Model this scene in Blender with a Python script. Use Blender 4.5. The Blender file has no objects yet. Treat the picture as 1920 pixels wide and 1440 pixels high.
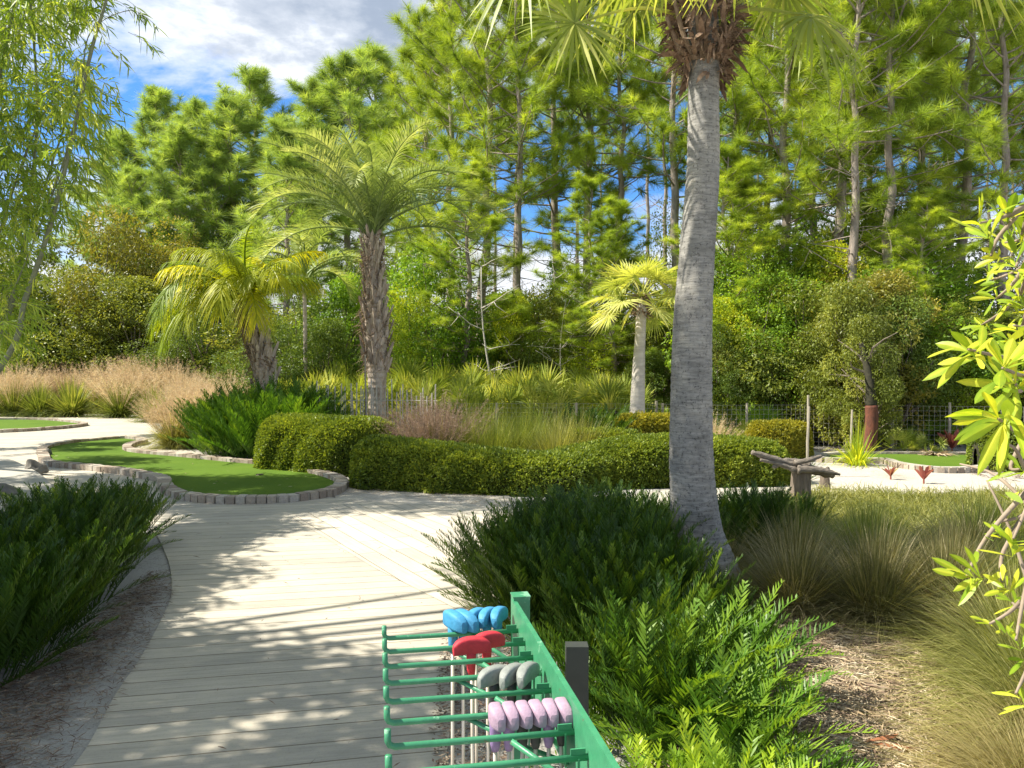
import bpy, math, random
import numpy as np
from mathutils import Vector, Matrix
R = math.radians
rng = np.random.default_rng(11)
random.seed(5)
scene = bpy.context.scene
COL = scene.collection

# ------------------------------------------------------------------ camera
F = 1450.0; HOR = 700.0; EYE = 1.6
PITCH = -math.atan((720 - HOR) / F)
cam_d = bpy.data.cameras.new("camera")
cam = bpy.data.objects.new("camera", cam_d); COL.objects.link(cam)
cam_d.sensor_width = 36; cam_d.lens = 36 * F / 1920
cam_d.clip_start = 0.05; cam_d.clip_end = 3000
cam.location = (0, 0, EYE); cam.rotation_euler = (R(90) + PITCH, 0, 0)
scene.camera = cam
scene.render.resolution_x = 1024; scene.render.resolution_y = 768

def ray(px, py):
    x, y, z = px - 960, F, -(py - 720)
    c, s = math.cos(PITCH), math.sin(PITCH)
    return np.array([x, y * c - z * s, y * s + z * c])
def W(px, py, Y):
    d = ray(px, py); return d / d[1] * Y + np.array([0, 0, EYE])
def Gd(px, py, z=0.0):
    d = ray(px, py); return d * ((z - EYE) / d[2]) + np.array([0, 0, EYE])

# ------------------------------------------------------------------ light
SUN_EL, SUN_AZ = R(49), R(-91)        # azimuth from +Y (ahead) towards +X; sun stands to the left
sdir = Vector((math.sin(SUN_AZ) * math.cos(SUN_EL), math.cos(SUN_AZ) * math.cos(SUN_EL), math.sin(SUN_EL)))
sl = bpy.data.lights.new("sun", 'SUN'); sl.energy = 5.0; sl.angle = R(0.5); sl.color = (1, 0.94, 0.83)
so = bpy.data.objects.new("sun", sl); COL.objects.link(so)
so.rotation_euler = sdir.to_track_quat('Z', 'Y').to_euler(); so.location = (-30, 0, 30)
scene.view_settings.view_transform = 'Standard'
scene.view_settings.look = 'None'
scene.view_settings.exposure = 1.1
scene.view_settings.gamma = 1

world = bpy.data.worlds.new("World"); scene.world = world; world.use_nodes = True
nt = world.node_tree; nt.nodes.clear()
def N(nt, t, **k):
    n = nt.nodes.new(t)
    for a, b in k.items():
        if a == 'ins':
            for i, v in b.items(): n.inputs[i].default_value = v
        else: setattr(n, a, b)
    return n
def ramp(nt, stops, interp='LINEAR'):
    n = nt.nodes.new('ShaderNodeValToRGB'); cr = n.color_ramp; cr.interpolation = interp
    while len(cr.elements) < len(stops): cr.elements.new(0.5)
    for e, (p, c) in zip(cr.elements, stops):
        e.position = p; e.color = (c, c, c, 1) if not isinstance(c, (tuple, list)) else (*c[:3], 1)
    return n
L = nt.links.new
sky = N(nt, 'ShaderNodeTexSky', sky_type='NISHITA', sun_disc=False, sun_elevation=SUN_EL, sun_rotation=SUN_AZ,
        air_density=1.0, dust_density=0.4, ozone_density=2.0)
tc = N(nt, 'ShaderNodeTexCoord')
sep = N(nt, 'ShaderNodeSeparateXYZ'); L(tc.outputs['Generated'], sep.inputs[0])
mp = N(nt, 'ShaderNodeMapping'); mp.inputs['Scale'].default_value = (1, 1, 2.3); L(tc.outputs['Generated'], mp.inputs[0])
n1 = N(nt, 'ShaderNodeTexNoise', ins={'Scale': 3.2, 'Detail': 9, 'Roughness': 0.58, 'Distortion': 0.25}); L(mp.outputs[0], n1.inputs['Vector'])
n2 = N(nt, 'ShaderNodeTexNoise', ins={'Scale': 7.0, 'Detail': 7, 'Roughness': 0.6}); L(mp.outputs[0], n2.inputs['Vector'])
# elevation-driven cover: cloud low, blue belt, cloud high
e1 = N(nt, 'ShaderNodeMath', operation='MULTIPLY_ADD'); L(n1.outputs[0], e1.inputs[0]); e1.inputs[1].default_value = 0.42; L(sep.outputs[2], e1.inputs[2])
cover = ramp(nt, [(0.0, 1.0), (0.36, 1.0), (0.43, 0.0), (0.53, 0.0), (0.575, 1.0), (1.0, 1.0)])
L(e1.outputs[0], cover.inputs[0])
shade = ramp(nt, [(0.0, (6.8, 7.1, 7.7)), (0.565, (7.6, 7.9, 8.3)), (0.60, (5.0, 5.5, 6.3)), (0.66, (3.1, 3.7, 4.7)), (0.74, (2.6, 3.2, 4.2)), (0.95, (3.8, 4.4, 5.3))])
e2 = N(nt, 'ShaderNodeMath', operation='MULTIPLY_ADD'); L(n2.outputs[0], e2.inputs[0]); e2.inputs[1].default_value = 0.34; L(e1.outputs[0], e2.inputs[2])
e3 = N(nt, 'ShaderNodeMath', operation='SUBTRACT'); L(e2.outputs[0], e3.inputs[0]); e3.inputs[1].default_value = 0.17
L(e3.outputs[0], shade.inputs[0])
bl = N(nt, 'ShaderNodeMix', data_type='RGBA', blend_type='MULTIPLY'); bl.inputs[0].default_value = 1
L(sky.outputs[0], bl.inputs[6]); bl.inputs[7].default_value = (0.55, 1.0, 1.55, 1)
mx = N(nt, 'ShaderNodeMix', data_type='RGBA'); L(cover.outputs[0], mx.inputs[0]); L(bl.outputs[2], mx.inputs[6]); L(shade.outputs[0], mx.inputs[7])
bg = N(nt, 'ShaderNodeBackground', ins={'Strength': 0.068}); L(mx.outputs[2], bg.inputs[0])
wo = N(nt, 'ShaderNodeOutputWorld'); L(bg.outputs[0], wo.inputs[0])

# ------------------------------------------------------------------ render cost
scene.render.engine = 'CYCLES'
scene.cycles.max_bounces = 5; scene.cycles.diffuse_bounces = 3; scene.cycles.transmission_bounces = 3
scene.cycles.glossy_bounces = 2; scene.cycles.sample_clamp_indirect = 6

# ------------------------------------------------------------------ materials
def newmat(name):
    m = bpy.data.materials.new(name); m.use_nodes = True; m.node_tree.nodes.clear(); return m, m.node_tree
def leafmat(name, c1, c2, c3=None, trans=0.35, rough=0.45, scale=0.6, spec=0.25, tm=(1.9, 1.75, 0.65)):
    """leaf: colour varies leaf by leaf (attribute rnd) and clump by clump (object-space noise)"""
    m, t = newmat(name); l = t.links.new
    a = N(t, 'ShaderNodeAttribute', attribute_name='rnd')
    o = N(t, 'ShaderNodeTexCoord')
    oi = N(t, 'ShaderNodeObjectInfo')
    va = N(t, 'ShaderNodeVectorMath', operation='ADD'); l(o.outputs['Object'], va.inputs[0]); l(oi.outputs['Location'], va.inputs[1])
    nz = N(t, 'ShaderNodeTexNoise', ins={'Scale': scale, 'Detail': 3, 'Roughness': 0.6}); l(va.outputs[0], nz.inputs['Vector'])
    ad = N(t, 'ShaderNodeMath', operation='MULTIPLY_ADD'); l(nz.outputs[0], ad.inputs[0]); ad.inputs[1].default_value = 1.3
    mu = N(t, 'ShaderNodeMath', operation='MULTIPLY_ADD'); l(a.outputs['Fac'], mu.inputs[0]); mu.inputs[1].default_value = 0.7; mu.inputs[2].default_value = -0.5
    l(mu.outputs[0], ad.inputs[2])
    r = ramp(t, [(0.0, c1), (0.6, c2), (1.0, c3 or c2)]); l(ad.outputs[0], r.inputs[0])
    p = N(t, 'ShaderNodeBsdfPrincipled', ins={'Roughness': rough, 'Specular IOR Level': spec}); l(r.outputs[0], p.inputs['Base Color'])
    tr = N(t, 'ShaderNodeBsdfTranslucent')
    g = N(t, 'ShaderNodeMix', data_type='RGBA', blend_type='MULTIPLY'); g.inputs[0].default_value = 1; l(r.outputs[0], g.inputs[6]); g.inputs[7].default_value = (*tm, 1)
    l(g.outputs[2], tr.inputs[0])
    ms = N(t, 'ShaderNodeMixShader'); ms.inputs[0].default_value = trans; l(p.outputs[0], ms.inputs[1]); l(tr.outputs[0], ms.inputs[2])
    out = N(t, 'ShaderNodeOutputMaterial'); l(ms.outputs[0], out.inputs[0]); return m
def plain(name, c, rough=0.6, c2=None, scale=8, bump=0.0, bscale=30, metal=0.0, stretch=None, spec=0.4, detail=6):
    m, t = newmat(name); l = t.links.new
    o = N(t, 'ShaderNodeTexCoord'); mpn = N(t, 'ShaderNodeMapping'); l(o.outputs['Object'], mpn.inputs[0])
    if stretch: mpn.inputs['Scale'].default_value = stretch
    nz = N(t, 'ShaderNodeTexNoise', ins={'Scale': scale, 'Detail': detail, 'Roughness': 0.65}); l(mpn.outputs[0], nz.inputs['Vector'])
    c2 = c2 or tuple(x * 0.7 for x in c)
    r = ramp(t, [(0.3, c2), (0.7, c)]); l(nz.outputs[0], r.inputs[0])
    p = N(t, 'ShaderNodeBsdfPrincipled', ins={'Roughness': rough, 'Metallic': metal, 'Specular IOR Level': spec}); l(r.outputs[0], p.inputs['Base Color'])
    if bump:
        nb = N(t, 'ShaderNodeTexNoise', ins={'Scale': bscale, 'Detail': 5, 'Roughness': 0.6}); l(mpn.outputs[0], nb.inputs['Vector'])
        b = N(t, 'ShaderNodeBump', ins={'Strength': bump, 'Distance': 0.02}); l(nb.outputs[0], b.inputs['Height']); l(b.outputs[0], p.inputs['Normal'])
    out = N(t, 'ShaderNodeOutputMaterial'); l(p.outputs[0], out.inputs[0]); return m

M = {}
M['pine'] = leafmat('pine_needles', (0.115, 0.185, 0.024), (0.29, 0.395, 0.045), (0.50, 0.57, 0.075), trans=0.35, scale=0.35)
M['pine_far'] = leafmat('pine_needles_far', (0.13, 0.205, 0.06), (0.30, 0.42, 0.105), (0.48, 0.57, 0.15), trans=0.35, scale=0.3)  # needles lightened: sunlight and distance are put into the colour
M['leaf_green'] = leafmat('leaf_green', (0.06, 0.12, 0.014), (0.17, 0.30, 0.028), (0.36, 0.48, 0.045), trans=0.4)
M['leaf_yellow'] = leafmat('leaf_yellow_green', (0.10, 0.17, 0.014), (0.33, 0.42, 0.03), (0.68, 0.66, 0.04), trans=0.4)
M['leaf_olive'] = leafmat('leaf_olive', (0.07, 0.095, 0.018), (0.20, 0.24, 0.04), (0.38, 0.38, 0.07), trans=0.3)
M['leaf_bronze'] = leafmat('leaf_bronze', (0.08, 0.095, 0.02), (0.22, 0.22, 0.04), (0.42, 0.35, 0.07), trans=0.3)
M['leaf_dark'] = leafmat('leaf_dark', (0.045, 0.08, 0.014), (0.12, 0.18, 0.03), (0.24, 0.30, 0.05), trans=0.3)
M['bamboo_leaf'] = leafmat('bamboo_leaf', (0.10, 0.17, 0.02), (0.25, 0.36, 0.05), (0.55, 0.58, 0.12), trans=0.4, scale=0.9)
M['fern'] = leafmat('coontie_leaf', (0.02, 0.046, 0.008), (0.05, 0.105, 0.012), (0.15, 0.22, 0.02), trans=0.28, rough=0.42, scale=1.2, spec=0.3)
M['fern_sunlit'] = leafmat('coontie_leaf_sunlit', (0.07, 0.15, 0.012), (0.20, 0.33, 0.02), (0.42, 0.52, 0.03), trans=0.38, rough=0.4, scale=1.5, spec=0.35)  # same coontie leaf, with direct sun put into a brighter colour
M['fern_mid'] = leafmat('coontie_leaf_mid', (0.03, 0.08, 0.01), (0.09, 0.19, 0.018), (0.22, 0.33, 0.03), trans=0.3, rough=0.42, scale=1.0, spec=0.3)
M['hedge'] = leafmat('hedge_leaf', (0.06, 0.095, 0.016), (0.17, 0.23, 0.03), (0.36, 0.40, 0.05), trans=0.3, scale=1.2)
M['hedge_gold'] = leafmat('hedge_leaf_gold', (0.12, 0.14, 0.02), (0.28, 0.27, 0.03), (0.42, 0.36, 0.04), trans=0.3, scale=1.2)
M['muhly'] = leafmat('grass_blade', (0.10, 0.12, 0.035), (0.26, 0.27, 0.07), (0.54, 0.50, 0.22), trans=0.35, scale=1.0)
M['grass_green'] = leafmat('grass_blade_green', (0.06, 0.09, 0.02), (0.16, 0.21, 0.04), (0.38, 0.38, 0.11), trans=0.35, scale=1.0)
M['grass_straw'] = leafmat('grass_blade_straw', (0.18, 0.15, 0.06), (0.34, 0.30, 0.12), (0.50, 0.42, 0.22), trans=0.3, scale=1.5)
M['grass_dull'] = leafmat('grass_blade_dull', (0.08, 0.09, 0.035), (0.20, 0.19, 0.075), (0.52, 0.43, 0.26), trans=0.3, scale=1.2)
M['plume'] = leafmat('plume_pink', (0.42, 0.30, 0.20), (0.64, 0.50, 0.30), (0.82, 0.72, 0.42), trans=0.4, scale=0.5, tm=(1.1, 1, .9))
M['plume_dull'] = leafmat('plume_dull', (0.20, 0.145, 0.105), (0.31, 0.225, 0.165), (0.44, 0.33, 0.24), trans=0.4, scale=1, tm=(1.1, 1, .9))
M['fan'] = leafmat('fan_palm_leaf', (0.15, 0.21, 0.04), (0.32, 0.38, 0.08), (0.58, 0.58, 0.18), trans=0.35, scale=1.4)
M['palmetto'] = leafmat('palmetto_leaf', (0.09, 0.14, 0.022), (0.27, 0.33, 0.05), (0.55, 0.54, 0.14), trans=0.3, scale=1.0)
M['white_fan'] = leafmat('pale_fan_leaf', (0.20, 0.27, 0.06), (0.42, 0.46, 0.12), (0.62, 0.60, 0.22), trans=0.35, scale=1.4)
M['pindo'] = leafmat('feather_palm_leaf', (0.11, 0.17, 0.05), (0.26, 0.34, 0.12), (0.50, 0.54, 0.27), trans=0.3, scale=0.9)
M['queen'] = leafmat('yellow_palm_leaf', (0.14, 0.20, 0.015), (0.34, 0.38, 0.02), (0.62, 0.56, 0.02), trans=0.4, scale=0.9)
M['broad'] = leafmat('shrub_leaf', (0.13, 0.24, 0.02), (0.28, 0.38, 0.03), (0.58, 0.58, 0.06), trans=0.4, rough=0.38, scale=9.0)
M['pine_bark'] = plain('pine_bark', (0.42, 0.36, 0.30), 0.9, (0.17, 0.135, 0.105), 3.0, 0.8, 14, stretch=(4, 4, 1))
M['bark'] = plain('bark', (0.25, 0.21, 0.16), 0.9, (0.10, 0.08, 0.06), 4.0, 0.6, 20, stretch=(3, 3, 1))
M['white_bark'] = plain('white_bark', (0.62, 0.58, 0.50), 0.85, (0.42, 0.38, 0.32), 5.0, 0.3, 30, stretch=(1, 1, 4))
M['boot'] = plain('palm_boot', (0.34, 0.24, 0.15), 0.9, (0.13, 0.085, 0.05), 9.0, 0.4, 30, stretch=(2, 2, 0.6))
M['bootlight'] = plain('palm_boot_pale', (0.62, 0.54, 0.45), 0.9, (0.27, 0.20, 0.14), 7.0, 0.4, 30, stretch=(2, 2, 0.6))
M['boot_red'] = plain('palm_boot_red', (0.40, 0.27, 0.17), 0.9, (0.10, 0.055, 0.035), 12.0, 0.4, 30)
M['culm'] = plain('bamboo_culm', (0.22, 0.24, 0.13), 0.4, (0.13, 0.14, 0.09), 4.0, stretch=(1, 1, 5))
M['twig'] = plain('twig', (0.34, 0.27, 0.20), 0.85, (0.2, 0.15, 0.1), 15)
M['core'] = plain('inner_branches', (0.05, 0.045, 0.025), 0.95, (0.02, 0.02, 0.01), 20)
M['rachis'] = plain('frond_stem', (0.32, 0.33, 0.12), 0.5, (0.2, 0.22, 0.08), 6)
M['needle_litter'] = leafmat('brown_litter', (0.09, 0.058, 0.04), (0.21, 0.145, 0.10), (0.42, 0.35, 0.25), tm=(1, 1, 1), trans=0.05, rough=0.8, scale=4)
M['pale_litter'] = leafmat('straw_litter', (0.26, 0.18, 0.10), (0.45, 0.35, 0.22), (0.62, 0.54, 0.40), tm=(1, 1, 1), trans=0.05, rough=0.8, scale=4)
M['green_paint'] = plain('green_paint', (0.055, 0.27, 0.13), 0.38, (0.04, 0.20, 0.10), 25, 0.08, 90, spec=0.5)
M['dark_metal'] = plain('dark_grey_metal', (0.045, 0.05, 0.045), 0.55, (0.03, 0.035, 0.03), 10)
M['steel'] = plain('shaft_steel', (0.72, 0.66, 0.56), 0.35, (0.45, 0.36, 0.26), 14, metal=0.35, stretch=(1, 1, 0.4))
for nme, c in (('blue', (0.06, 0.30, 0.52)), ('red', (0.58, 0.035, 0.05)), ('grey', (0.26, 0.28, 0.25)), ('pink', (0.44, 0.30, 0.39))):
    M['head_' + nme] = plain('rubber_' + nme, c, 0.6, tuple(x * 0.72 for x in c), 40, 0.15, 120)
M['grip_lilac'] = plain('hosel_lilac', (0.32, 0.22, 0.42), 0.55, (0.16, 0.10, 0.2), 30)
M['grip_black'] = plain('hosel_black', (0.04, 0.045, 0.045), 0.5, (0.02, 0.02, 0.02), 30)
M['brom'] = leafmat('bromeliad_leaf', (0.24, 0.06, 0.05), (0.38, 0.13, 0.09), (0.40, 0.32, 0.12), tm=(1.2, 1, .8), trans=0.3, scale=4)
M['wire'] = plain('galvanised_wire', (0.50, 0.48, 0.42), 0.5, (0.32, 0.30, 0.26), 10)
M['post_wood'] = plain('weathered_wood', (0.46, 0.41, 0.32), 0.85, (0.26, 0.23, 0.17), 6, 0.3, 25, stretch=(4, 4, 0.7))
M['red_trunk'] = plain('rust_bark', (0.19, 0.065, 0.035), 0.9, (0.07, 0.03, 0.02), 7, 0.6, 22, stretch=(3, 3, 1))
M['stump'] = plain('stump_wood', (0.24, 0.19, 0.14), 0.9, (0.08, 0.065, 0.05), 6, 0.7, 18, stretch=(4, 4, 0.8))
M['driftwood'] = plain('driftwood', (0.34, 0.29, 0.23), 0.9, (0.09, 0.075, 0.06), 9, 1.0, 26, stretch=(1, 5, 5))
M['rock'] = plain('rock', (0.24, 0.22, 0.18), 0.9, (0.12, 0.11, 0.09), 7, 0.7, 16)

def speckle(m, c, scale, thr, rough=0.9):
    """chips and stains with their own shape over a plain material"""
    t = m.node_tree; l = t.links.new; p = [n for n in t.nodes if n.type == 'BSDF_PRINCIPLED'][0]; src = p.inputs['Base Color'].links[0].from_socket
    o = N(t, 'ShaderNodeTexCoord'); nz = N(t, 'ShaderNodeTexNoise', ins={'Scale': scale, 'Detail': 8, 'Roughness': 0.75}); l(o.outputs['Object'], nz.inputs['Vector'])
    r = ramp(t, [(thr, 0.0), (thr + 0.02, 1.0)]); l(nz.outputs[0], r.inputs[0])
    q = N(t, 'ShaderNodeMix', data_type='RGBA'); l(r.outputs[0], q.inputs[0]); l(src, q.inputs[6]); q.inputs[7].default_value = (*c, 1); l(q.outputs[2], p.inputs['Base Color'])
    rr = ramp(t, [(thr, p.inputs['Roughness'].default_value), (thr + 0.02, rough)]); l(nz.outputs[0], rr.inputs[0]); l(rr.outputs[0], p.inputs['Roughness'])
speckle(M['green_paint'], (0.16, 0.09, 0.05), 22, 0.655); speckle(M['green_paint'], (0.16, 0.36, 0.22), 9, 0.60, 0.6)
for k_, c_ in (('pink', (0.36, 0.22, 0.33)), ('blue', (0.10, 0.20, 0.30)), ('red', (0.38, 0.03, 0.04)), ('grey', (0.10, 0.11, 0.10))):
    speckle(M['head_' + k_], c_, 38, 0.62, 0.8)
def barkmat():
    m, t = newmat('palm_trunk_grey'); l = t.links.new
    o = N(t, 'ShaderNodeTexCoord')
    mp1 = N(t, 'ShaderNodeMapping'); mp1.inputs['Scale'].default_value = (2.2, 2.2, 16); l(o.outputs['Object'], mp1.inputs[0])
    a = N(t, 'ShaderNodeTexNoise', ins={'Scale': 4.0, 'Detail': 8, 'Roughness': 0.72, 'Distortion': 0.5}); l(mp1.outputs[0], a.inputs['Vector'])
    b = N(t, 'ShaderNodeTexNoise', ins={'Scale': 2.6, 'Detail': 7, 'Roughness': 0.7}); l(o.outputs['Object'], b.inputs['Vector'])
    v = N(t, 'ShaderNodeTexNoise', ins={'Scale': 42, 'Detail': 3, 'Roughness': 0.8}); l(o.outputs['Object'], v.inputs['Vector'])
    r1 = ramp(t, [(0.34, (0.17, 0.165, 0.15)), (0.48, (0.28, 0.272, 0.25)), (0.64, (0.38, 0.37, 0.34))]); l(a.outputs[0], r1.inputs[0])
    r2 = ramp(t, [(0.33, (0.58, 0.58, 0.56)), (0.5, (0.95, 0.94, 0.92)), (0.66, (1.28, 1.24, 1.14))]); l(b.outputs[0], r2.inputs[0])
    mxx = N(t, 'ShaderNodeMix', data_type='RGBA', blend_type='MULTIPLY'); mxx.inputs[0].default_value = 1; l(r1.outputs[0], mxx.inputs[6]); l(r2.outputs[0], mxx.inputs[7])
    r3 = ramp(t, [(0.36, 0.3), (0.44, 1.0)]); l(v.outputs[0], r3.inputs[0])
    mx2 = N(t, 'ShaderNodeMix', data_type='RGBA', blend_type='MULTIPLY'); mx2.inputs[0].default_value = 0.8; l(mxx.outputs[2], mx2.inputs[6]); l(r3.outputs[0], mx2.inputs[7])
    p = N(t, 'ShaderNodeBsdfPrincipled', ins={'Roughness': 0.85, 'Specular IOR Level': 0.2}); l(mx2.outputs[2], p.inputs['Base Color'])
    bp = N(t, 'ShaderNodeBump', ins={'Strength': 0.6, 'Distance': 0.006}); l(a.outputs[0], bp.inputs['Height']); l(bp.outputs[0], p.inputs['Normal'])
    out = N(t, 'ShaderNodeOutputMaterial'); l(p.outputs[0], out.inputs[0]); return m
M['palm_bark'] = barkmat()
M['kerbwood'] = plain('kerb_concrete', (0.46, 0.43, 0.36), 0.9, (0.33, 0.31, 0.26), 3, 0.3, 25, stretch=(1, 5, 1))
M['queen_green'] = leafmat('yellow_palm_leaf_green', (0.09, 0.15, 0.015), (0.20, 0.28, 0.025), (0.40, 0.45, 0.03), trans=0.4)

def plankmat(name, ang, c_hi=(0.55, 0.505, 0.42), c_lo=(0.41, 0.38, 0.32), gap=0.17, length=200.0):
    m, t = newmat(name); l = t.links.new
    g = N(t, 'ShaderNodeNewGeometry')
    mp1 = N(t, 'ShaderNodeMapping'); mp1.inputs['Rotation'].default_value = (0, 0, -ang); mp1.inputs['Location'].default_value = ((77.3, 0, 0) if length > 50 else (0, 0, 0)); l(g.outputs['Position'], mp1.inputs[0])
    wob = N(t, 'ShaderNodeTexNoise', ins={'Scale': 2.5, 'Detail': 3}); l(mp1.outputs[0], wob.inputs['Vector'])
    wm = N(t, 'ShaderNodeVectorMath', operation='MULTIPLY_ADD'); l(wob.outputs['Color'], wm.inputs[0]); wm.inputs[1].default_value = (0.0, 0.014, 0.0); l(mp1.outputs[0], wm.inputs[2])
    br = N(t, 'ShaderNodeTexBrick', ins={'Scale': 1.0, 'Mortar Size': 0.0042, 'Mortar Smooth': 0.3, 'Bias': 0, 'Brick Width': length, 'Row Height': gap,
           'Color1': (0.85, 0.85, 0.85, 1), 'Color2': (1.08, 1.07, 1.05, 1), 'Mortar': (0.42, 0.38, 0.33, 1)}); br.offset = 0.37; l(wm.outputs[0], br.inputs['Vector'])
    mp2 = N(t, 'ShaderNodeMapping'); mp2.inputs['Scale'].default_value = (1.3, 22, 1); l(mp1.outputs[0], mp2.inputs[0])
    gr = N(t, 'ShaderNodeTexNoise', ins={'Scale': 1.6, 'Detail': 8, 'Roughness': 0.7, 'Distortion': 0.4}); l(mp2.outputs[0], gr.inputs['Vector'])
    st = N(t, 'ShaderNodeTexNoise', ins={'Scale': 1.1, 'Detail': 6, 'Roughness': 0.65}); l(g.outputs['Position'], st.inputs['Vector'])
    fi = N(t, 'ShaderNodeTexNoise', ins={'Scale': 60, 'Detail': 4, 'Roughness': 0.8}); l(g.outputs['Position'], fi.inputs['Vector'])
    r = ramp(t, [(0.3, c_lo), (0.62, c_hi)]); l(gr.outputs[0], r.inputs[0])
    r2 = ramp(t, [(0.3, (0.78, 0.79, 0.80)), (0.68, (1.08, 1.06, 1.0))]); l(st.outputs[0], r2.inputs[0])
    r3 = ramp(t, [(0.30, 0.62), (0.46, 1.0)]); l(fi.outputs[0], r3.inputs[0])
    cur = r.outputs[0]
    for x, f in ((r2.outputs[0], 1), (br.outputs['Color'], 1), (r3.outputs[0], 0.5)):
        q = N(t, 'ShaderNodeMix', data_type='RGBA', blend_type='MULTIPLY'); q.inputs[0].default_value = f; l(cur, q.inputs[6]); l(x, q.inputs[7]); cur = q.outputs[2]
    p = N(t, 'ShaderNodeBsdfPrincipled', ins={'Roughness': 0.85, 'Specular IOR Level': 0.2}); l(cur, p.inputs['Base Color'])
    b1 = N(t, 'ShaderNodeBump', ins={'Strength': 0.5, 'Distance': 0.004}); l(gr.outputs[0], b1.inputs['Height'])
    b2 = N(t, 'ShaderNodeBump', invert=True, ins={'Strength': 0.7, 'Distance': 0.01}); l(br.outputs['Fac'], b2.inputs['Height']); l(b1.outputs[0], b2.inputs['Normal']); l(b2.outputs[0], p.inputs['Normal'])
    out = N(t, 'ShaderNodeOutputMaterial'); l(p.outputs[0], out.inputs[0]); return m
M['plank'] = plankmat('plank_walk', R(11.6))
M['plank2'] = plankmat('plank_walk_branch', R(-60), (0.58, 0.53, 0.44), (0.47, 0.43, 0.36), 0.17, 1.3)

def groundmat(name, sand, mulch, thr, turfy=False):
    m, t = newmat(name); l = t.links.new
    g = N(t, 'ShaderNodeNewGeometry')
    a = N(t, 'ShaderNodeTexNoise', ins={'Scale': 0.7, 'Detail': 6, 'Roughness': 0.7}); l(g.outputs['Position'], a.inputs['Vector'])
    b = N(t, 'ShaderNodeTexNoise', ins={'Scale': 26, 'Detail': 6, 'Roughness': 0.75}); l(g.outputs['Position'], b.inputs['Vector'])
    s = N(t, 'ShaderNodeMath', operation='MULTIPLY_ADD'); l(b.outputs[0], s.inputs[0]); s.inputs[1].default_value = 0.9; l(a.outputs[0], s.inputs[2])
    r = ramp(t, [(thr - 0.10, mulch), (thr, tuple((x + y) / 2 for x, y in zip(sand, mulch))), (thr + 0.06, sand)]); 
    s2 = N(t, 'ShaderNodeMath', operation='MULTIPLY'); l(s.outputs[0], s2.inputs[0]); s2.inputs[1].default_value = 0.55; l(s2.outputs[0], r.inputs[0])
    c = N(t, 'ShaderNodeTexNoise', ins={'Scale': 120, 'Detail': 3, 'Roughness': 0.8}); l(g.outputs['Position'], c.inputs['Vector'])
    rc = ramp(t, [(0.3, 0.65), (0.6, 1.1)]); l(c.outputs[0], rc.inputs[0])
    q = N(t, 'ShaderNodeMix', data_type='RGBA', blend_type='MULTIPLY'); q.inputs[0].default_value = 0.8; l(r.outputs[0], q.inputs[6]); l(rc.outputs[0], q.inputs[7])
    p = N(t, 'ShaderNodeBsdfPrincipled', ins={'Roughness': 0.95, 'Specular IOR Level': 0.1}); l(q.outputs[2], p.inputs['Base Color'])
    bp = N(t, 'ShaderNodeBump', ins={'Strength': 0.8, 'Distance': 0.02}); l(b.outputs[0], bp.inputs['Height']); l(bp.outputs[0], p.inputs['Normal'])
    out = N(t, 'ShaderNodeOutputMaterial'); l(p.outputs[0], out.inputs[0]); return m
M['ground'] = groundmat('sandy_mulch', (0.45, 0.43, 0.39), (0.15, 0.13, 0.11), 0.47)
M['sand'] = groundmat('white_sand', (0.50, 0.46, 0.385), (0.27, 0.235, 0.185), 0.43)
M['litter_ground'] = groundmat('litter_soil', (0.36, 0.30, 0.21), (0.13, 0.10, 0.065), 0.5)
M['forest_floor'] = groundmat('forest_floor', (0.12, 0.10, 0.06), (0.05, 0.045, 0.025), 0.55)

def turfmat():
    m, t = newmat('artificial_turf'); l = t.links.new
    g = N(t, 'ShaderNodeNewGeometry')
    a = N(t, 'ShaderNodeTexNoise', ins={'Scale': 180, 'Detail': 3, 'Roughness': 0.8}); l(g.outputs['Position'], a.inputs['Vector'])
    b = N(t, 'ShaderNodeTexNoise', ins={'Scale': 1.2, 'Detail': 5}); l(g.outputs['Position'], b.inputs['Vector'])
    r = ramp(t, [(0.25, (0.05, 0.105, 0.010)), (0.75, (0.14, 0.225, 0.028))]); l(a.outputs[0], r.inputs[0])
    r2 = ramp(t, [(0.3, (0.85, 0.88, 0.85)), (0.7, (1.1, 1.05, 1.0))]); l(b.outputs[0], r2.inputs[0])
    q = N(t, 'ShaderNodeMix', data_type='RGBA', blend_type='MULTIPLY'); q.inputs[0].default_value = 1; l(r.outputs[0], q.inputs[6]); l(r2.outputs[0], q.inputs[7])
    p = N(t, 'ShaderNodeBsdfPrincipled', ins={'Roughness': 0.9, 'Specular IOR Level': 0.1}); l(q.outputs[2], p.inputs['Base Color'])
    bp = N(t, 'ShaderNodeBump', ins={'Strength': 0.6, 'Distance': 0.01}); l(a.outputs[0], bp.inputs['Height']); l(bp.outputs[0], p.inputs['Normal'])
    out = N(t, 'ShaderNodeOutputMaterial'); l(p.outputs[0], out.inputs[0]); return m
M['turf'] = turfmat()
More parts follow.
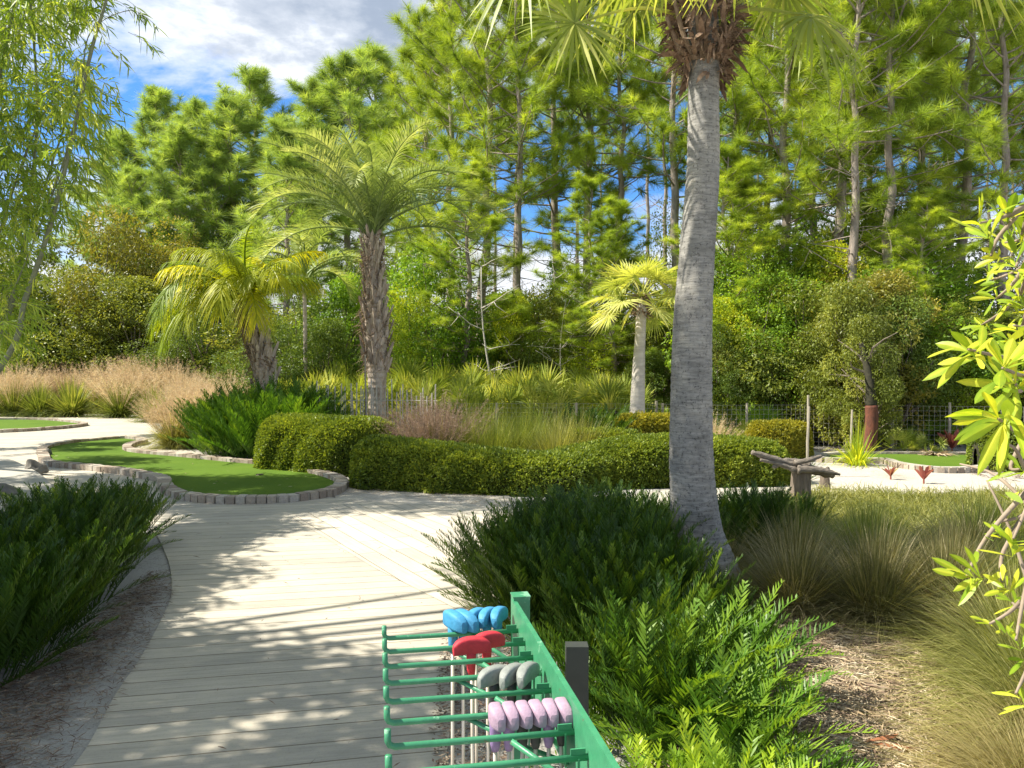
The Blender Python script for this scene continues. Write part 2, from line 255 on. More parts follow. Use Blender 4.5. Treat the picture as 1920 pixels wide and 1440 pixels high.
def brickmat():
    m, t = newmat('edging_brick'); l = t.links.new
    a = N(t, 'ShaderNodeAttribute', attribute_name='rnd')
    g = N(t, 'ShaderNodeNewGeometry')
    b = N(t, 'ShaderNodeTexNoise', ins={'Scale': 30, 'Detail': 5, 'Roughness': 0.7}); l(g.outputs['Position'], b.inputs['Vector'])
    r = ramp(t, [(0.0, (0.27, 0.21, 0.16)), (0.5, (0.42, 0.35, 0.27)), (1.0, (0.50, 0.45, 0.37))]); l(a.outputs['Fac'], r.inputs[0])
    r2 = ramp(t, [(0.3, 0.7), (0.65, 1.08)]); l(b.outputs[0], r2.inputs[0])
    q = N(t, 'ShaderNodeMix', data_type='RGBA', blend_type='MULTIPLY'); q.inputs[0].default_value = 1; l(r.outputs[0], q.inputs[6]); l(r2.outputs[0], q.inputs[7])
    p = N(t, 'ShaderNodeBsdfPrincipled', ins={'Roughness': 0.9, 'Specular IOR Level': 0.2}); l(q.outputs[2], p.inputs['Base Color'])
    bp = N(t, 'ShaderNodeBump', ins={'Strength': 0.5, 'Distance': 0.008}); l(b.outputs[0], bp.inputs['Height']); l(bp.outputs[0], p.inputs['Normal'])
    out = N(t, 'ShaderNodeOutputMaterial'); l(p.outputs[0], out.inputs[0]); return m
M['brick'] = brickmat()
M['concrete'] = plain('concrete', (0.46, 0.42, 0.35), 0.85, (0.33, 0.30, 0.25), 5, 0.3, 30)

# ------------------------------------------------------------------ mesh tools
def unit(a): return a / np.maximum(np.linalg.norm(a, axis=-1, keepdims=True), 1e-9)
def rdir(n, zmin=-1.0, r=None):
    r = r or rng
    z = r.uniform(zmin, 1, n); a = r.uniform(0, 2 * math.pi, n); s = np.sqrt(np.maximum(0, 1 - z * z))
    return np.stack([s * np.cos(a), s * np.sin(a), z], 1)
PROF = {'leaf': lambda t: np.sin(np.pi * np.clip(t * 0.94 + 0.04, 0, 1)) ** 0.8 + 0.02,
        'blade': lambda t: np.clip(1 - t ** 2, 0.04, 1),
        'fan': lambda t: np.interp(t, [0, 0.5, 0.75, 1], [0.25, 1, 0.6, 0.05]),
        'flat': lambda t: np.where(t > 0.97, 0.55, 1.0),
        'strap': lambda t: np.interp(t, [0, 0.25, 0.8, 1], [0.5, 1, 0.8, 0.05])}
class MB:
    """collects quads; becomes ONE mesh"""
    def __init__(s): s.v = []; s.f = []; s.r = []; s.n = 0
    def add(s, v, f, r=None):
        v = np.asarray(v, float).reshape(-1, 3); f = np.asarray(f, int).reshape(-1, 4)
        s.v.append(v); s.f.append(f + s.n); s.n += len(v)
        s.r.append(np.full(len(v), 0.5) if r is None else np.broadcast_to(np.asarray(r, float), (len(v),)).copy())
        return s
    def blades(s, B, D, Ln, Wd, S=2, droop=0.0, prof='leaf', side=None, fold=None, r=None):
        B = np.asarray(B, float); D = unit(np.asarray(D, float)); n = len(B)
        if n == 0: return s
        Ln = np.broadcast_to(Ln, (n,)); Wd = np.broadcast_to(Wd, (n,)); droop = np.broadcast_to(droop, (n,))
        if side is None: side = np.cross(D, rdir(n))
        side = unit(side)
        t = np.linspace(0, 1, S + 1)
        c = B[:, None, :] + D[:, None, :] * (Ln[:, None] * t)[:, :, None]
        c[:, :, 2] -= (droop * Ln)[:, None] * t ** 2
        w = (Wd[:, None] * 0.5 * PROF[prof](t)[None])[:, :, None] * side[:, None, :]
        v = np.stack([c - w, c + w], 2).reshape(-1, 3)
        k = (np.arange(n) * (S + 1) * 2)[:, None] + (np.arange(S) * 2)[None]
        f = np.stack([k, k + 1, k + 3, k + 2], -1).reshape(-1, 4)
        rr = np.repeat(rng.uniform(0, 1, n) if r is None else np.broadcast_to(r, (n,)), (S + 1) * 2)
        return s.add(v, f, rr)
    def leaf2(s, B, D, Ln, Wd, side, droop=.2, S=7, lift=.22):
        B = np.asarray(B, float); D = unit(np.asarray(D, float)); n = len(B); side = unit(side); nr = np.cross(side, D)
        t = np.linspace(0, 1, S + 1); Ln = np.broadcast_to(Ln, (n,)); dr = droop * rng.uniform(.3, 1.6, n); cur = rng.normal(0, .06, n)
        c = B[:, None] + D[:, None] * (Ln[:, None] * t)[:, :, None]; c[:, :, 2] -= (dr * Ln)[:, None] * t ** 2; c += side[:, None] * (cur * Ln)[:, None, None] * (t ** 2)[None, :, None]
        r0 = rng.uniform(0, 1, n)
        for sg in (-1, 1):
            w = (Wd * 0.5 * np.interp(t, [0, .12, .35, .6, .8, .93, 1], [.08, .22, .62, 1, .86, .45, .02]))[None, :, None] * np.ones((n, 1, 1)); wav = 1 + .12 * np.sin(t * 14 + sg)[None, :, None]
            e = c + w * (side[:, None] * sg + nr[:, None] * lift * wav)
            v = np.stack([c, e] if sg > 0 else [e, c], 2).reshape(-1, 3); k = (np.arange(n) * (S + 1) * 2)[:, None] + (np.arange(S) * 2)[None]
            rc = np.stack([r0 + .35, r0 - .05] if sg > 0 else [r0 - .05, r0 + .35], 1)
            s.add(v, np.stack([k, k + 1, k + 3, k + 2], -1).reshape(-1, 4), np.clip(np.repeat(rc[:, None], S + 1, 1).reshape(-1), 0, 1.3))
        return s
    def tube(s, pts, rad, k=8, r=0.5, cap=True, ref=None):
        pts = np.asarray(pts, float); n = len(pts); rad = np.broadcast_to(rad, (n,)).astype(float)
        if cap:
            pts = np.concatenate([pts[:1], pts, pts[-1:]]); rad = np.concatenate([[1e-4], rad, [1e-4]]); n += 2
        tan = np.gradient(pts, axis=0)
        tan[0] = pts[2] - pts[1] if cap else tan[0]
        if cap: tan[0] = tan[1] = pts[2] - pts[1]; tan[-1] = tan[-2] = pts[-2] - pts[-3]
        tan = unit(tan)
        ref = np.array(ref, float) if ref is not None else np.array([0, 0, 1.0]) if abs(tan[n // 2][2]) < 0.8 else np.array([1.0, 0, 0])
        u = unit(np.cross(tan, ref)); w = np.cross(tan, u)
        a = np.linspace(0, 2 * math.pi, k, endpoint=False)
        v = pts[:, None] + rad[:, None, None] * (np.cos(a)[None, :, None] * u[:, None] + np.sin(a)[None, :, None] * w[:, None])
        i = np.arange(n - 1)[:, None] * k; j = np.arange(k)[None]; jn = (j + 1) % k
        f = np.stack([i + j, i + jn, i + k + jn, i + k + j], -1).reshape(-1, 4)
        return s.add(v.reshape(-1, 3), f, r)
    def box(s, c, d, rot=0.0, r=0.5, tilt=None):
        d = np.array(d) / 2; v = np.array([[x, y, z] for z in (-1, 1) for (x, y) in ((-1, -1), (1, -1), (1, 1), (-1, 1))]) * d
        if tilt is not None: v = v @ np.array(Matrix.Rotation(tilt, 3, 'X')).T
        ca, sa = math.cos(rot), math.sin(rot); v = v @ np.array([[ca, sa, 0], [-sa, ca, 0], [0, 0, 1]])
        return s.add(v + np.array(c), [[0, 3, 2, 1], [4, 5, 6, 7], [0, 1, 5, 4], [1, 2, 6, 5], [2, 3, 7, 6], [3, 0, 4, 7]], r)
    def mesh(s, name, smooth=False):
        V = np.concatenate(s.v); Fc = np.concatenate(s.f); RR = np.concatenate(s.r)
        me = bpy.data.meshes.new(name)
        me.vertices.add(len(V)); me.vertices.foreach_set('co', V.astype(np.float32).ravel())
        me.loops.add(len(Fc) * 4); me.loops.foreach_set('vertex_index', Fc.astype(np.int32).ravel())
        me.polygons.add(len(Fc)); me.polygons.foreach_set('loop_start', (np.arange(len(Fc)) * 4).astype(np.int32))
        me.polygons.foreach_set('use_smooth', np.full(len(Fc), smooth))
        me.update(calc_edges=True)
        at = me.attributes.new('rnd', 'FLOAT', 'POINT'); at.data.foreach_set('value', RR.astype(np.float32))
        return me
def link(name, me, mat, parent=None, loc=None):
    o = bpy.data.objects.new(name, me); COL.objects.link(o)
    if mat is not None and len(me.materials) == 0: me.materials.append(mat)
    if parent: o.parent = parent
    if loc is not None: o.location = loc
    return o
def tag(o, label=None, cat=None, group=None, kind=None):
    if label: o['label'] = label
    if cat: o['category'] = cat
    if group: o['group'] = group
    if kind: o['kind'] = kind
    return o
def build(mb, name, mat, parent=None, smooth=False, loc=None): return link(name, mb.mesh(name, smooth), mat, parent, loc)
def thing(name, label, cat, loc=(0, 0, 0), rz=0.0, group=None, sc=(1, 1, 1)):
    o = bpy.data.objects.new(name, None); COL.objects.link(o); o.location = loc; o.rotation_euler = (0, 0, rz); o.scale = sc
    o.empty_display_size = 0.2
    return tag(o, label, cat, group)
def dup(root, loc, rz, sc=(1, 1, 1), label=None, mat=None, matkids=()):
    r = root.copy(); COL.objects.link(r); r.location = loc; r.rotation_euler = (0, 0, rz); r.scale = sc
    if label: r['label'] = label
    for ch in list(root.children):
        c = ch.copy(); COL.objects.link(c); c.parent = r
        if mat and ch.name.split('.')[0] in matkids:
            c.material_slots[0].link = 'OBJECT'; c.material_slots[0].material = mat
        for g in ch.children:
            d = g.copy(); COL.objects.link(d); d.parent = c
    return r
def setmat(o, mat):
    o.material_slots[0].link = 'OBJECT'; o.material_slots[0].material = mat
def spline(P, n, closed=False):
    P = np.asarray(P, float); m = len(P); out = []
    segs = m if closed else m - 1
    for i in range(segs):
        p0 = P[(i - 1) % m] if closed or i > 0 else P[0]; p1 = P[i]; p2 = P[(i + 1) % m]
        p3 = P[(i + 2) % m] if closed or i + 2 < m else P[m - 1]
        t = np.linspace(0, 1, n, endpoint=False)[:, None]
        out.append(0.5 * (2 * p1 + (p2 - p0) * t + (2 * p0 - 5 * p1 + 4 * p2 - p3) * t ** 2 + (3 * p1 - p0 - 3 * p2 + p3) * t ** 3))
    out = np.concatenate(out)
    if not closed: out = np.concatenate([out, P[-1:]])
    return out
def sheet(name, pts, z, mat, thick=0.0, kind='structure', parent=None):
    me = bpy.data.meshes.new(name); n = len(pts)
    v = [(p[0], p[1], z) for p in pts]; f = [list(range(n))]
    if thick:
        v += [(p[0], p[1], z - thick) for p in pts]
        f += [[i, n + i, n + (i + 1) % n, (i + 1) % n] for i in range(n)]
    me.from_pydata(v, [], f); me.update()
    if me.polygons[0].normal.z < 0: me.flip_normals()
    o = link(name, me, mat, parent)
    if kind and not parent: o['kind'] = kind
    return o

# ------------------------------------------------------------------ ground, paths
gm = bpy.data.meshes.new('ground')
gm.from_pydata([(-1500, -60, 0), (1500, -60, 0), (1500, 2500, 0), (-1500, 2500, 0)], [], [(0, 1, 2, 3)])
tag(link('ground', gm, M['ground']), kind='structure')
def gpts(L_, n=6, closed=True):
    P = np.array([Gd(*p)[:2] for p in L_]); return spline(P, n, closed)
floor_pts = [(-40, 21.5), (-14, 34), (-6.5, 26), (-3, 17.6), (12, 17.2), (30, 15.5), (60, 90), (0, 120), (-60, 90)]
sheet('forest_floor', floor_pts, 0.004, M['forest_floor'])
path_px = [(-60, 1640), (140, 1440), (215, 1310), (262, 1240), (300, 1170), (322, 1110), (310, 1040), (270, 985), (160, 950), (60, 925), (-100, 890), (-600, 870),
           (-600, 790), (-200, 783), (60, 782), (200, 780), (275, 790), (300, 805), (292, 825), (262, 845), (400, 900), (620, 935), (740, 945), (860, 950), (960, 965), (960, 1030), (960, 1100), (945, 1160), (870, 1250), (835, 1440), (800, 1700)]
pp = gpts(path_px, 5); pp_main = pp
sheet('plank_path', pp, 0.016, M['plank'], 0.02)
br_px = [(545, 972), (640, 950), (740, 947), (860, 951), (903, 966), (930, 1030), (930, 1100), (930, 1190), (862, 1150), (700, 1068)]
br = np.array([Gd(*p)[:2] for p in br_px])
sheet('plank_path_branch', br, 0.0205, M['plank2'])
sand_px = [(1120, 940), (1250, 920), (1470, 903), (1570, 868), (1680, 878), (1760, 888), (1860, 888), (2100, 885), (2150, 945), (1900, 938), (1600, 940), (1300, 950)]
sheet('sand_path', gpts(sand_px, 4), 0.008, M['sand'])
cup = None
bed_px = [(640, 905), (760, 918), (930, 925), (960, 945), (900, 962), (760, 950), (640, 945)]
sheet('sand_border', gpts(bed_px, 4), 0.012, M['sand'])
bed2 = [(235, 845), (300, 838), (420, 858), (560, 880), (660, 905), (600, 900), (500, 888), (380, 873), (260, 856)]
sheet('sand_bed', gpts(bed2, 4), 0.009, M['sand'])
lit_px = [(1180, 1440), (1240, 1150), (1330, 1080), (1500, 1060), (1800, 1100), (2100, 1200), (2100, 1700), (1200, 1700)]
sheet('litter_soil', gpts(lit_px, 4), 0.006, M['litter_ground'])
bl_px = [(-100, 800), (-100, 772), (150, 766), (330, 780), (420, 800), (560, 860), (450, 858), (300, 835), (300, 800), (200, 779), (0, 781)]

# ------------------------------------------------------------------ putting greens with brick edging
def offset_poly(P, d):
    nx = np.roll(P, -1, 0) - np.roll(P, 1, 0); nrm = unit(np.stack([nx[:, 1], -nx[:, 0]], 1))
    A = 0.5 * np.sum(P[:, 0] * np.roll(P[:, 1], -1) - np.roll(P[:, 0], -1) * P[:, 1])
    return P + nrm * d * (1 if A > 0 else -1)
def brick_ring(P, w, h, step, closed=True, z0=0.0):
    """bricks set on edge along outline P (inner line)"""
    seg = np.linalg.norm(np.roll(P, -1, 0) - P, axis=1); 
    if not closed: seg = seg[:-1]
    cum = np.concatenate([[0], np.cumsum(seg)]); tot = cum[-1]; n = int(tot / step)
    Q = np.concatenate([P, P[:1]]) if closed else P
    s = np.linspace(0, tot, n + 1)
    X = np.interp(s, cum, Q[:, 0]); Y = np.interp(s, cum, Q[:, 1])
    mb = MB()
    for i in range(n):
        a = np.array([X[i], Y[i]]); b = np.array([X[i + 1], Y[i + 1]]); t = b - a; ln = np.linalg.norm(t)
        if ln < 1e-4: continue
        c = (a + b) / 2; nrm = np.array([t[1], -t[0]]) / ln
        c = c + nrm * w / 2 * SGN
        hh = h + random.uniform(-0.006, 0.006)
        mb.box((c[0], c[1], z0 + hh / 2), (ln - 0.006, w + random.uniform(-.01, .01), hh), math.atan2(t[1], t[0]) + random.uniform(-.03, .03), random.random())
    return mb
def green(name, px, label, spl=6, step=0.11, zt=0.048, bh=.105):
    global SGN
    P = gpts(px, spl); A = 0.5 * np.sum(P[:, 0] * np.roll(P[:, 1], -1) - np.roll(P[:, 0], -1) * P[:, 1])
    if A < 0: P = P[::-1]
    SGN = 1
    c = P.mean(0); root = thing(name, label, 'putting green', (c[0], c[1], 0))
    t = sheet('turf', P - c, zt, M['turf'], 0.05, parent=root)
    build(brick_ring(P - c, 0.17, bh, step), 'brick_edging', M['brick'], root)
    b2 = MB(); Q = offset_poly(P - c, 0.012)
    for i in range(len(Q)):
        a, b = Q[i], Q[(i + 1) % len(Q)]; t_ = b - a; ln = np.linalg.norm(t_)
        nn = np.array([t_[1], -t_[0]]) / max(ln, 1e-6); m_ = (a + b) / 2 + nn * 0.07
        b2.box((m_[0], m_[1], 0.048), (ln * 1.05, 0.13, 0.095), math.atan2(t_[1], t_[0]), 0.0)
    build(b2, 'mortar_bed', M['concrete'], root)
    return root
g1 = [(92, 862), (92, 845), (133, 835), (190, 829), (235, 826), (262, 832), (240, 838), (229, 846), (250, 853), (333, 861), (427, 871), (500, 878), (580, 893), (625, 908), (624, 922), (590, 934), (517, 942), (417, 943), (352, 935), (324, 920), (318, 906), (290, 898), (233, 888), (160, 880), (105, 874)]
green('putting_green', g1, 'kidney shaped green turf putting green with brick edging in the middle of the plank path')
cc = [q for q in bpy.data.objects if q.name == 'putting_green'][0]; gg = Gd(487, 896)
mb = MB(); mb.tube([(gg[0] - cc.location[0], gg[1] - cc.location[1], .05), (gg[0] - cc.location[0], gg[1] - cc.location[1], .058)], .055, 18); build(mb, 'cup', M['core'], cc)
green('putting_green', [(-500, 800), (-300, 792), (-60, 790), (70, 790), (140, 796), (150, 800), (100, 806), (0, 812), (-200, 818), (-450, 820)], 'sunlit putting green at the left frame edge before the pink grass clumps')
green('putting_green', [(1535, 862), (1580, 857), (1650, 856), (1760, 857), (1850, 859), (1870, 870), (1830, 882), (1763, 885), (1697, 877), (1660, 868), (1560, 867)], 'bright putting green across the sand beside the wire fence', bh=.085)

# ------------------------------------------------------------------ generic plants
def rachis(base, az, elev, length, droop, n=14, twist=0.0):
    t = np.linspace(0, 1, n); h = np.array([math.cos(az), math.sin(az), 0])
    # integrate direction: elevation falls along the length
    el = elev - droop * t ** 1.3; dl = length / (n - 1)
    P = [np.array(base, float)]
    for i in range(1, n):
        e = el[i]; a = az + twist * t[i]
        P.append(P[-1] + dl * np.array([math.cos(a) * math.cos(e), math.sin(a) * math.cos(e), math.sin(e)]))
    return np.array(P)
def pinnate(mb, P, npair, ll, lw, ang=0.9, ldroop=0.3, vee=0.25, start=0.15, S=2, prof='leaf', rr=None, jitter=0.12, endf=0.45, stem=None, stemr=0.006):
    n = len(P); seg = np.linalg.norm(np.diff(P, axis=0), axis=1); cum = np.concatenate([[0], np.cumsum(seg)]) / seg.sum()
    t = np.linspace(start, 0.995, npair); 
    X = np.stack([np.interp(t, cum, P[:, i]) for i in range(3)], 1)
    T = unit(np.stack([np.interp(t, cum, np.gradient(P[:, i])) for i in range(3)], 1))
    up = np.array([0, 0, 1.0]); sd = unit(np.cross(T, up) + 1e-6); nr = np.cross(sd, T)
    tt = (t - start) / (1 - start)
    lf = ll * np.clip(np.sin(np.pi * np.clip(tt * 0.85 + 0.13, 0, 1)) ** 0.6, endf * 0.6, 1)
    for sg in (-1, 1):
        a = ang * (1 - 0.45 * tt) + rng.normal(0, jitter, npair)
        D = T * np.cos(a)[:, None] + sg * sd * np.sin(a)[:, None] + nr * vee + rng.normal(0, jitter * 0.7, (npair, 3))
        D = unit(D); sdv = np.cross(D, nr + rng.normal(0, 0.25, (npair, 3)))
        mb.blades(X, D, lf * rng.uniform(0.85, 1.1, npair), lw, S, ldroop, prof, side=sdv, r=None if rr is None else np.clip(rr + rng.normal(0, .12, npair), 0, 1))
    (stem or mb).tube(P, np.linspace(stemr, stemr * 0.25, n), 4, 0.6, cap=False)
    return mb

# coontie (dark feather-leaved cycads)
def coontie(nf=92, ln=0.62, npair=30, ll=0.095, lw=0.0095, spread=0.8, ang=.78, dmax=32):
    mb = MB()
    for i in range(nf):
        az = random.uniform(0, 2 * math.pi); q = math.sqrt(random.random())
        b = (0.22 * q * math.cos(az), 0.22 * q * math.sin(az), 0.02)
        el = R(88) - q * R(36) * spread + random.gauss(0, 0.07); low = q > .8 and random.random() < .3
        if low: el -= .45
        P = rachis(b, az + random.gauss(0, .35), el, ln * random.uniform(0.75, 1.15) * (.8 if low else 1), R(random.uniform(0, dmax)), 8, random.gauss(0, .3))
        pinnate(mb, P, npair, ll, lw, ang, 0.06, 0.35, 0.16, 2, 'strap', rr=random.random() ** .8, stemr=0.003)
    return mb
COON = [coontie().mesh('frond_mass') for _ in range(4)]
COON_BIG = [coontie(56, 0.68, 22, 0.125, 0.0145, 1.0, 1.0, 60).mesh('frond_mass') for _ in range(2)]
def put_coontie(x, y, s, label, group, mat=None, big=False, hz=1.0):
    me = random.choice(COON_BIG if big else COON)
    root = thing('coontie_plant', label, 'coontie shrub', (x, y, 0), random.uniform(0, 6.28), group, (s, s, s * hz))
    o = bpy.data.objects.new('fronds', me); COL.objects.link(o); o.parent = root
    if len(me.materials) == 0: me.materials.append(M['fern'])
    if mat: setmat(o, mat)
    return root
GL = 'dark coontie plants massed left of the plank path'
LBL = 'dark green coontie plant in the mass left of the plank path'
left = []
for j, yy in enumerate([3.1, 3.5, 3.95, 4.4, 4.85, 5.3, 5.75, 6.2, 6.65, 7.1]):
    x0 = np.interp(yy, [3.2, 3.6, 4.1, 4.9, 5.5, 6.0, 6.6, 7.1], [-2.78, -2.76, -2.8, -2.92, -3.08, -3.22, -3.38, -3.6])
    for k in range(3 if yy < 4.6 else 4 if yy < 5.4 else 2):
        lb = {(0, 0): 'nearest coontie of the left mass, cut by the left frame edge', (9, 0): 'coontie at the far right corner of the mass left of the path', (7, 0): 'coontie whose fronds stand over the path edge at the left mass'}.get((j, k))
        left.append((x0 - .48 * k + random.gauss(0, .05), yy + random.gauss(0, .05) + .1 * (k % 2), .9 + .08 * k + random.uniform(-.05, .08), lb))
for (x, y, s, lb) in left: put_coontie(x, y, s, lb or LBL, GL)
GC = 'coontie plants massed between rack and big palm trunk'
mid = [(0.0, 5.3, .95, 'coontie bulging farthest left over the lit path'), (0.28, 5.95, 1.0, None), (0.65, 6.5, 1.0, None), (1.1, 6.75, .85, 'coontie at the back of the centre mass left of the big trunk'), (0.5, 5.4, 1.12, None), (0.85, 5.95, 1.0, None), (0.2, 4.75, .98, 'coontie just behind the far end of the green rack'), (0.65, 4.8, 1.1, None), (0.92, 5.15, .8, 'coontie touching the left foot of the big palm trunk'),
       (0.42, 4.25, .98, None), (0.85, 4.3, .95, None), (0.6, 3.75, .95, 'coontie shading the dark metal post'), (1.55, 6.9, .8, None), (0.55, 6.9, .85, None), (1.15, 4.55, .62, None), (.25, 5.35, 1.05, None), (.05, 5.75, .8, None), (.35, 6.5, .9, None), (.9, 6.5, 1.0, None), (.75, 5.1, 1.1, None), (.3, 4.45, .95, None), (.6, 4.45, 1.0, None), (.55, 3.4, .8, None), (.2, 5.05, 1.0, None), (.6, 5.9, 1.05, None)]
for (x, y, s, lb) in mid: put_coontie(x, y, s, lb or 'dark coontie plant in the mass between rack and big palm trunk', GC)
for (x, y, s, lb) in [(1.85, 7.2, .8, 'dark coontie touching the back of the big palm trunk'), (2.0, 7.4, .7, 'dark coontie right behind the big palm trunk'), (2.45, 7.6, .7, 'dark coontie before the driftwood stump'), (2.9, 7.7, 0.6, 'dark coontie right of the stump foot'), (2.2, 7.0, .9, 'dark coontie nearest the right side of the big trunk'), (1.75, 6.6, .7, 'dark coontie tucked behind the big palm trunk')]:
    put_coontie(x, y, s, lb, 'coontie plants behind the big palm trunk')
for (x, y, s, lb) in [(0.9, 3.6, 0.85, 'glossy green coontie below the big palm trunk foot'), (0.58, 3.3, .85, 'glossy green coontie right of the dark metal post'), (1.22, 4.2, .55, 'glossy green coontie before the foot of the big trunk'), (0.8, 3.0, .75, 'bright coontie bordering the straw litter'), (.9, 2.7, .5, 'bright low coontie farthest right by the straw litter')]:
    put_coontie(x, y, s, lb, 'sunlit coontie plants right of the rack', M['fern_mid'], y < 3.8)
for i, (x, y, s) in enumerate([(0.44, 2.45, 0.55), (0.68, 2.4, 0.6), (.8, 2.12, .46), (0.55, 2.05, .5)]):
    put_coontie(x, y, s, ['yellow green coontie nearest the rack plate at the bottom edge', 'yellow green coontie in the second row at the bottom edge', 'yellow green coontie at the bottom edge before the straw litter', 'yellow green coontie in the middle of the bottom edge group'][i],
                'bright coontie plants along the bottom edge', M['fern_sunlit'], True)
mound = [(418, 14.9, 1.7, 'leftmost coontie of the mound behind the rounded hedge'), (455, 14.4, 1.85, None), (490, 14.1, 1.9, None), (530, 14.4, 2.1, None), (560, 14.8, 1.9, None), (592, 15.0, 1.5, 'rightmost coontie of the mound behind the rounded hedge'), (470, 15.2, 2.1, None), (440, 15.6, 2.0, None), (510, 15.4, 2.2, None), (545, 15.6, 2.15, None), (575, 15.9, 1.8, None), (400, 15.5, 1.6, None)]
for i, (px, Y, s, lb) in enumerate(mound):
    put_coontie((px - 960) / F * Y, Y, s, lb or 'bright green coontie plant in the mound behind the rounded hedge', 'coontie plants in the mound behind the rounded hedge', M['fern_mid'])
put_coontie((705 - 960) / F * 13.2, 13.2, 1.25, 'small dark coontie plant at the foot of the picket stakes', None)
for (px, Y, s) in [(1100, 13.4, 1.5), (1140, 13.9, 1.5), (1075, 14.2, 1.5)]:
    put_coontie((px - 960) / F * Y, Y, s, 'dark coontie plant at the right end of the green bunch grass', 'coontie plants right of the bunch grass')

# clipped hedges
def hedge(name, label, C, hw, h, mat, n, leaf=0.032, lump=0.03, lz=0.0, hvar=None, e=0.62):
    """C: centre line points (x,y); rounded box section half width hw, height h"""
    C = np.asarray(C, float); c0 = C.mean(0); C = spline(C - c0, 8); ns = len(C)
    T = unit(np.gradient(C, axis=0)); Nn = np.stack([-T[:, 1], T[:, 0]], 1)
    seg = np.linalg.norm(np.diff(C, axis=0), axis=1); cum = np.concatenate([[0], np.cumsum(seg)]); tot = cum[-1]
    hv = np.ones(ns) if hvar is None else np.interp(np.linspace(0, 1, ns), np.linspace(0, 1, len(hvar)), hvar)
    def surf(s, a, k=1.0):
        X = np.stack([np.interp(s, cum, C[:, i]) for i in range(2)], 1); NX = unit(np.stack([np.interp(s, cum, Nn[:, i]) for i in range(2)], 1))
        TX = np.stack([NX[:, 1], -NX[:, 0]], 1); H = h * np.interp(s, cum, hv)
        ca, sa = np.cos(a), np.sin(a)
        u = np.sign(ca) * np.abs(ca) ** e; v = np.abs(sa) ** e
        d0 = np.minimum(s, tot - s); endk = np.sqrt(np.clip(1 - (1 - np.clip(d0 / hw, 0, 1)) ** 2.6, 0.0, 1)); 
        lm = 1 + lump * (np.sin(s * 5.1 + a * 2) + np.sin(s * 11 + a * 5 + 1) * 0.6) / hw * 0.5
        P = X + NX * (u * hw * lm * k * (0.12 + 0.88 * endk))[:, None]
        z = v * H * (0.55 + 0.45 * np.clip(endk * 1.2, 0, 1)) * k * (1 + 0.2 * lump * np.sin(s * 3.3) / h)
        nrm = np.stack([NX[:, 0] * u, NX[:, 1] * u, v * 0.9], 1)
        return np.column_stack([P, z]), unit(nrm)
    root = thing(name, label, 'hedge', (c0[0], c0[1], 0))
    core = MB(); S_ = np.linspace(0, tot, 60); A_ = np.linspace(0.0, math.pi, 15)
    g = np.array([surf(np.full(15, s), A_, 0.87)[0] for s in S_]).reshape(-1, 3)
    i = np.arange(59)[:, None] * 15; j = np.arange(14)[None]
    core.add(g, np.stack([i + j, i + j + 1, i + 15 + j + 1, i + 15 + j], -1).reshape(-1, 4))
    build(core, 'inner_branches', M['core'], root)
    s = rng.uniform(0, tot, n); per = rng.uniform(0, 1, n)
    # uniform over the perimeter: side, top, side
    pz = 2 * h + 2 * hw; q = per * pz
    a = np.where(q < h, np.arcsin(np.clip((q / h), 0, 1) ** (1 / e) * 0.98), np.where(q < h + 2 * hw, np.arccos(np.clip(np.abs(1 - (q - h) / hw), 0, 1) ** (1 / e) * np.sign(1 - (q - h) / hw)), math.pi - np.arcsin(np.clip(((pz - q) / h), 0, 1) ** (1 / e) * 0.98)))
    P, nr = surf(s, a, 1.0); P = P + nr * (rng.normal(0, 0.016, n) + .022 * np.sin(P[:, 0] * 23 + P[:, 2] * 17) * np.sin(P[:, 2] * 21 + P[:, 0] * 9 + P[:, 1] * 14))[:, None]; P[:, 2] = np.maximum(P[:, 2], 0.01)
    D = unit(nr * 0.9 + rdir(n)); 
    mb = MB(); mb.blades(P, D, leaf * rng.uniform(.7, 1.5, n), leaf * 0.62, 1, 0, 'flat')
    k = n // 40; si = rng.uniform(0, tot, k); ai = rng.uniform(0.6, 2.5, k); P, nr = surf(si, ai)
    for _ in range(6): mb.blades(P + nr * rng.uniform(0.0, 0.04, (k, 1)), unit(nr + rdir(k) * .7), leaf * 1.4, leaf * .6, 1, 0, 'flat')
    k2 = int(tot * 16); si = rng.uniform(.1, tot - .1, k2); ai = rng.uniform(.5, 2.6, k2); P, nr = surf(si, ai); D0 = unit(nr * .6 + rdir(k2) * .6 + [0, 0, .5]); Lk = rng.uniform(.05, .13, k2)
    mb.blades(P, D0, Lk, .004, 2, 0, 'flat')
    for _ in range(9): mb.blades(P + D0 * (Lk * rng.uniform(.1, 1, k2))[:, None], unit(D0 * .5 + rdir(k2)), leaf * 1.2, leaf * .6, 1, 0, 'flat')
    build(mb, 'leaves', mat, root)
    return root
def XY(px, Y): return ((px - 960) / F * Y, Y)
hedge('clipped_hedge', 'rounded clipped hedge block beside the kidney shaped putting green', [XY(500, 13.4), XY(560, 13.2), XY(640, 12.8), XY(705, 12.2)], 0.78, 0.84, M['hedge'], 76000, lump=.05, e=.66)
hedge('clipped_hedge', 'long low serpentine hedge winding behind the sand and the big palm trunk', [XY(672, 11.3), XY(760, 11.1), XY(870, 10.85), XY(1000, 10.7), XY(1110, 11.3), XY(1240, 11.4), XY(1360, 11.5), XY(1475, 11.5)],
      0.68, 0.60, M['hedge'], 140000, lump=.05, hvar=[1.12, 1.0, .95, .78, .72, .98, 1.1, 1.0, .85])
hedge('clipped_hedge', 'short golden clipped hedge at the foot of the white trunked palm', [XY(1155, 13.7), XY(1210, 13.9), XY(1270, 14.2)], 0.4, 0.82, M['hedge_gold'], 22000)
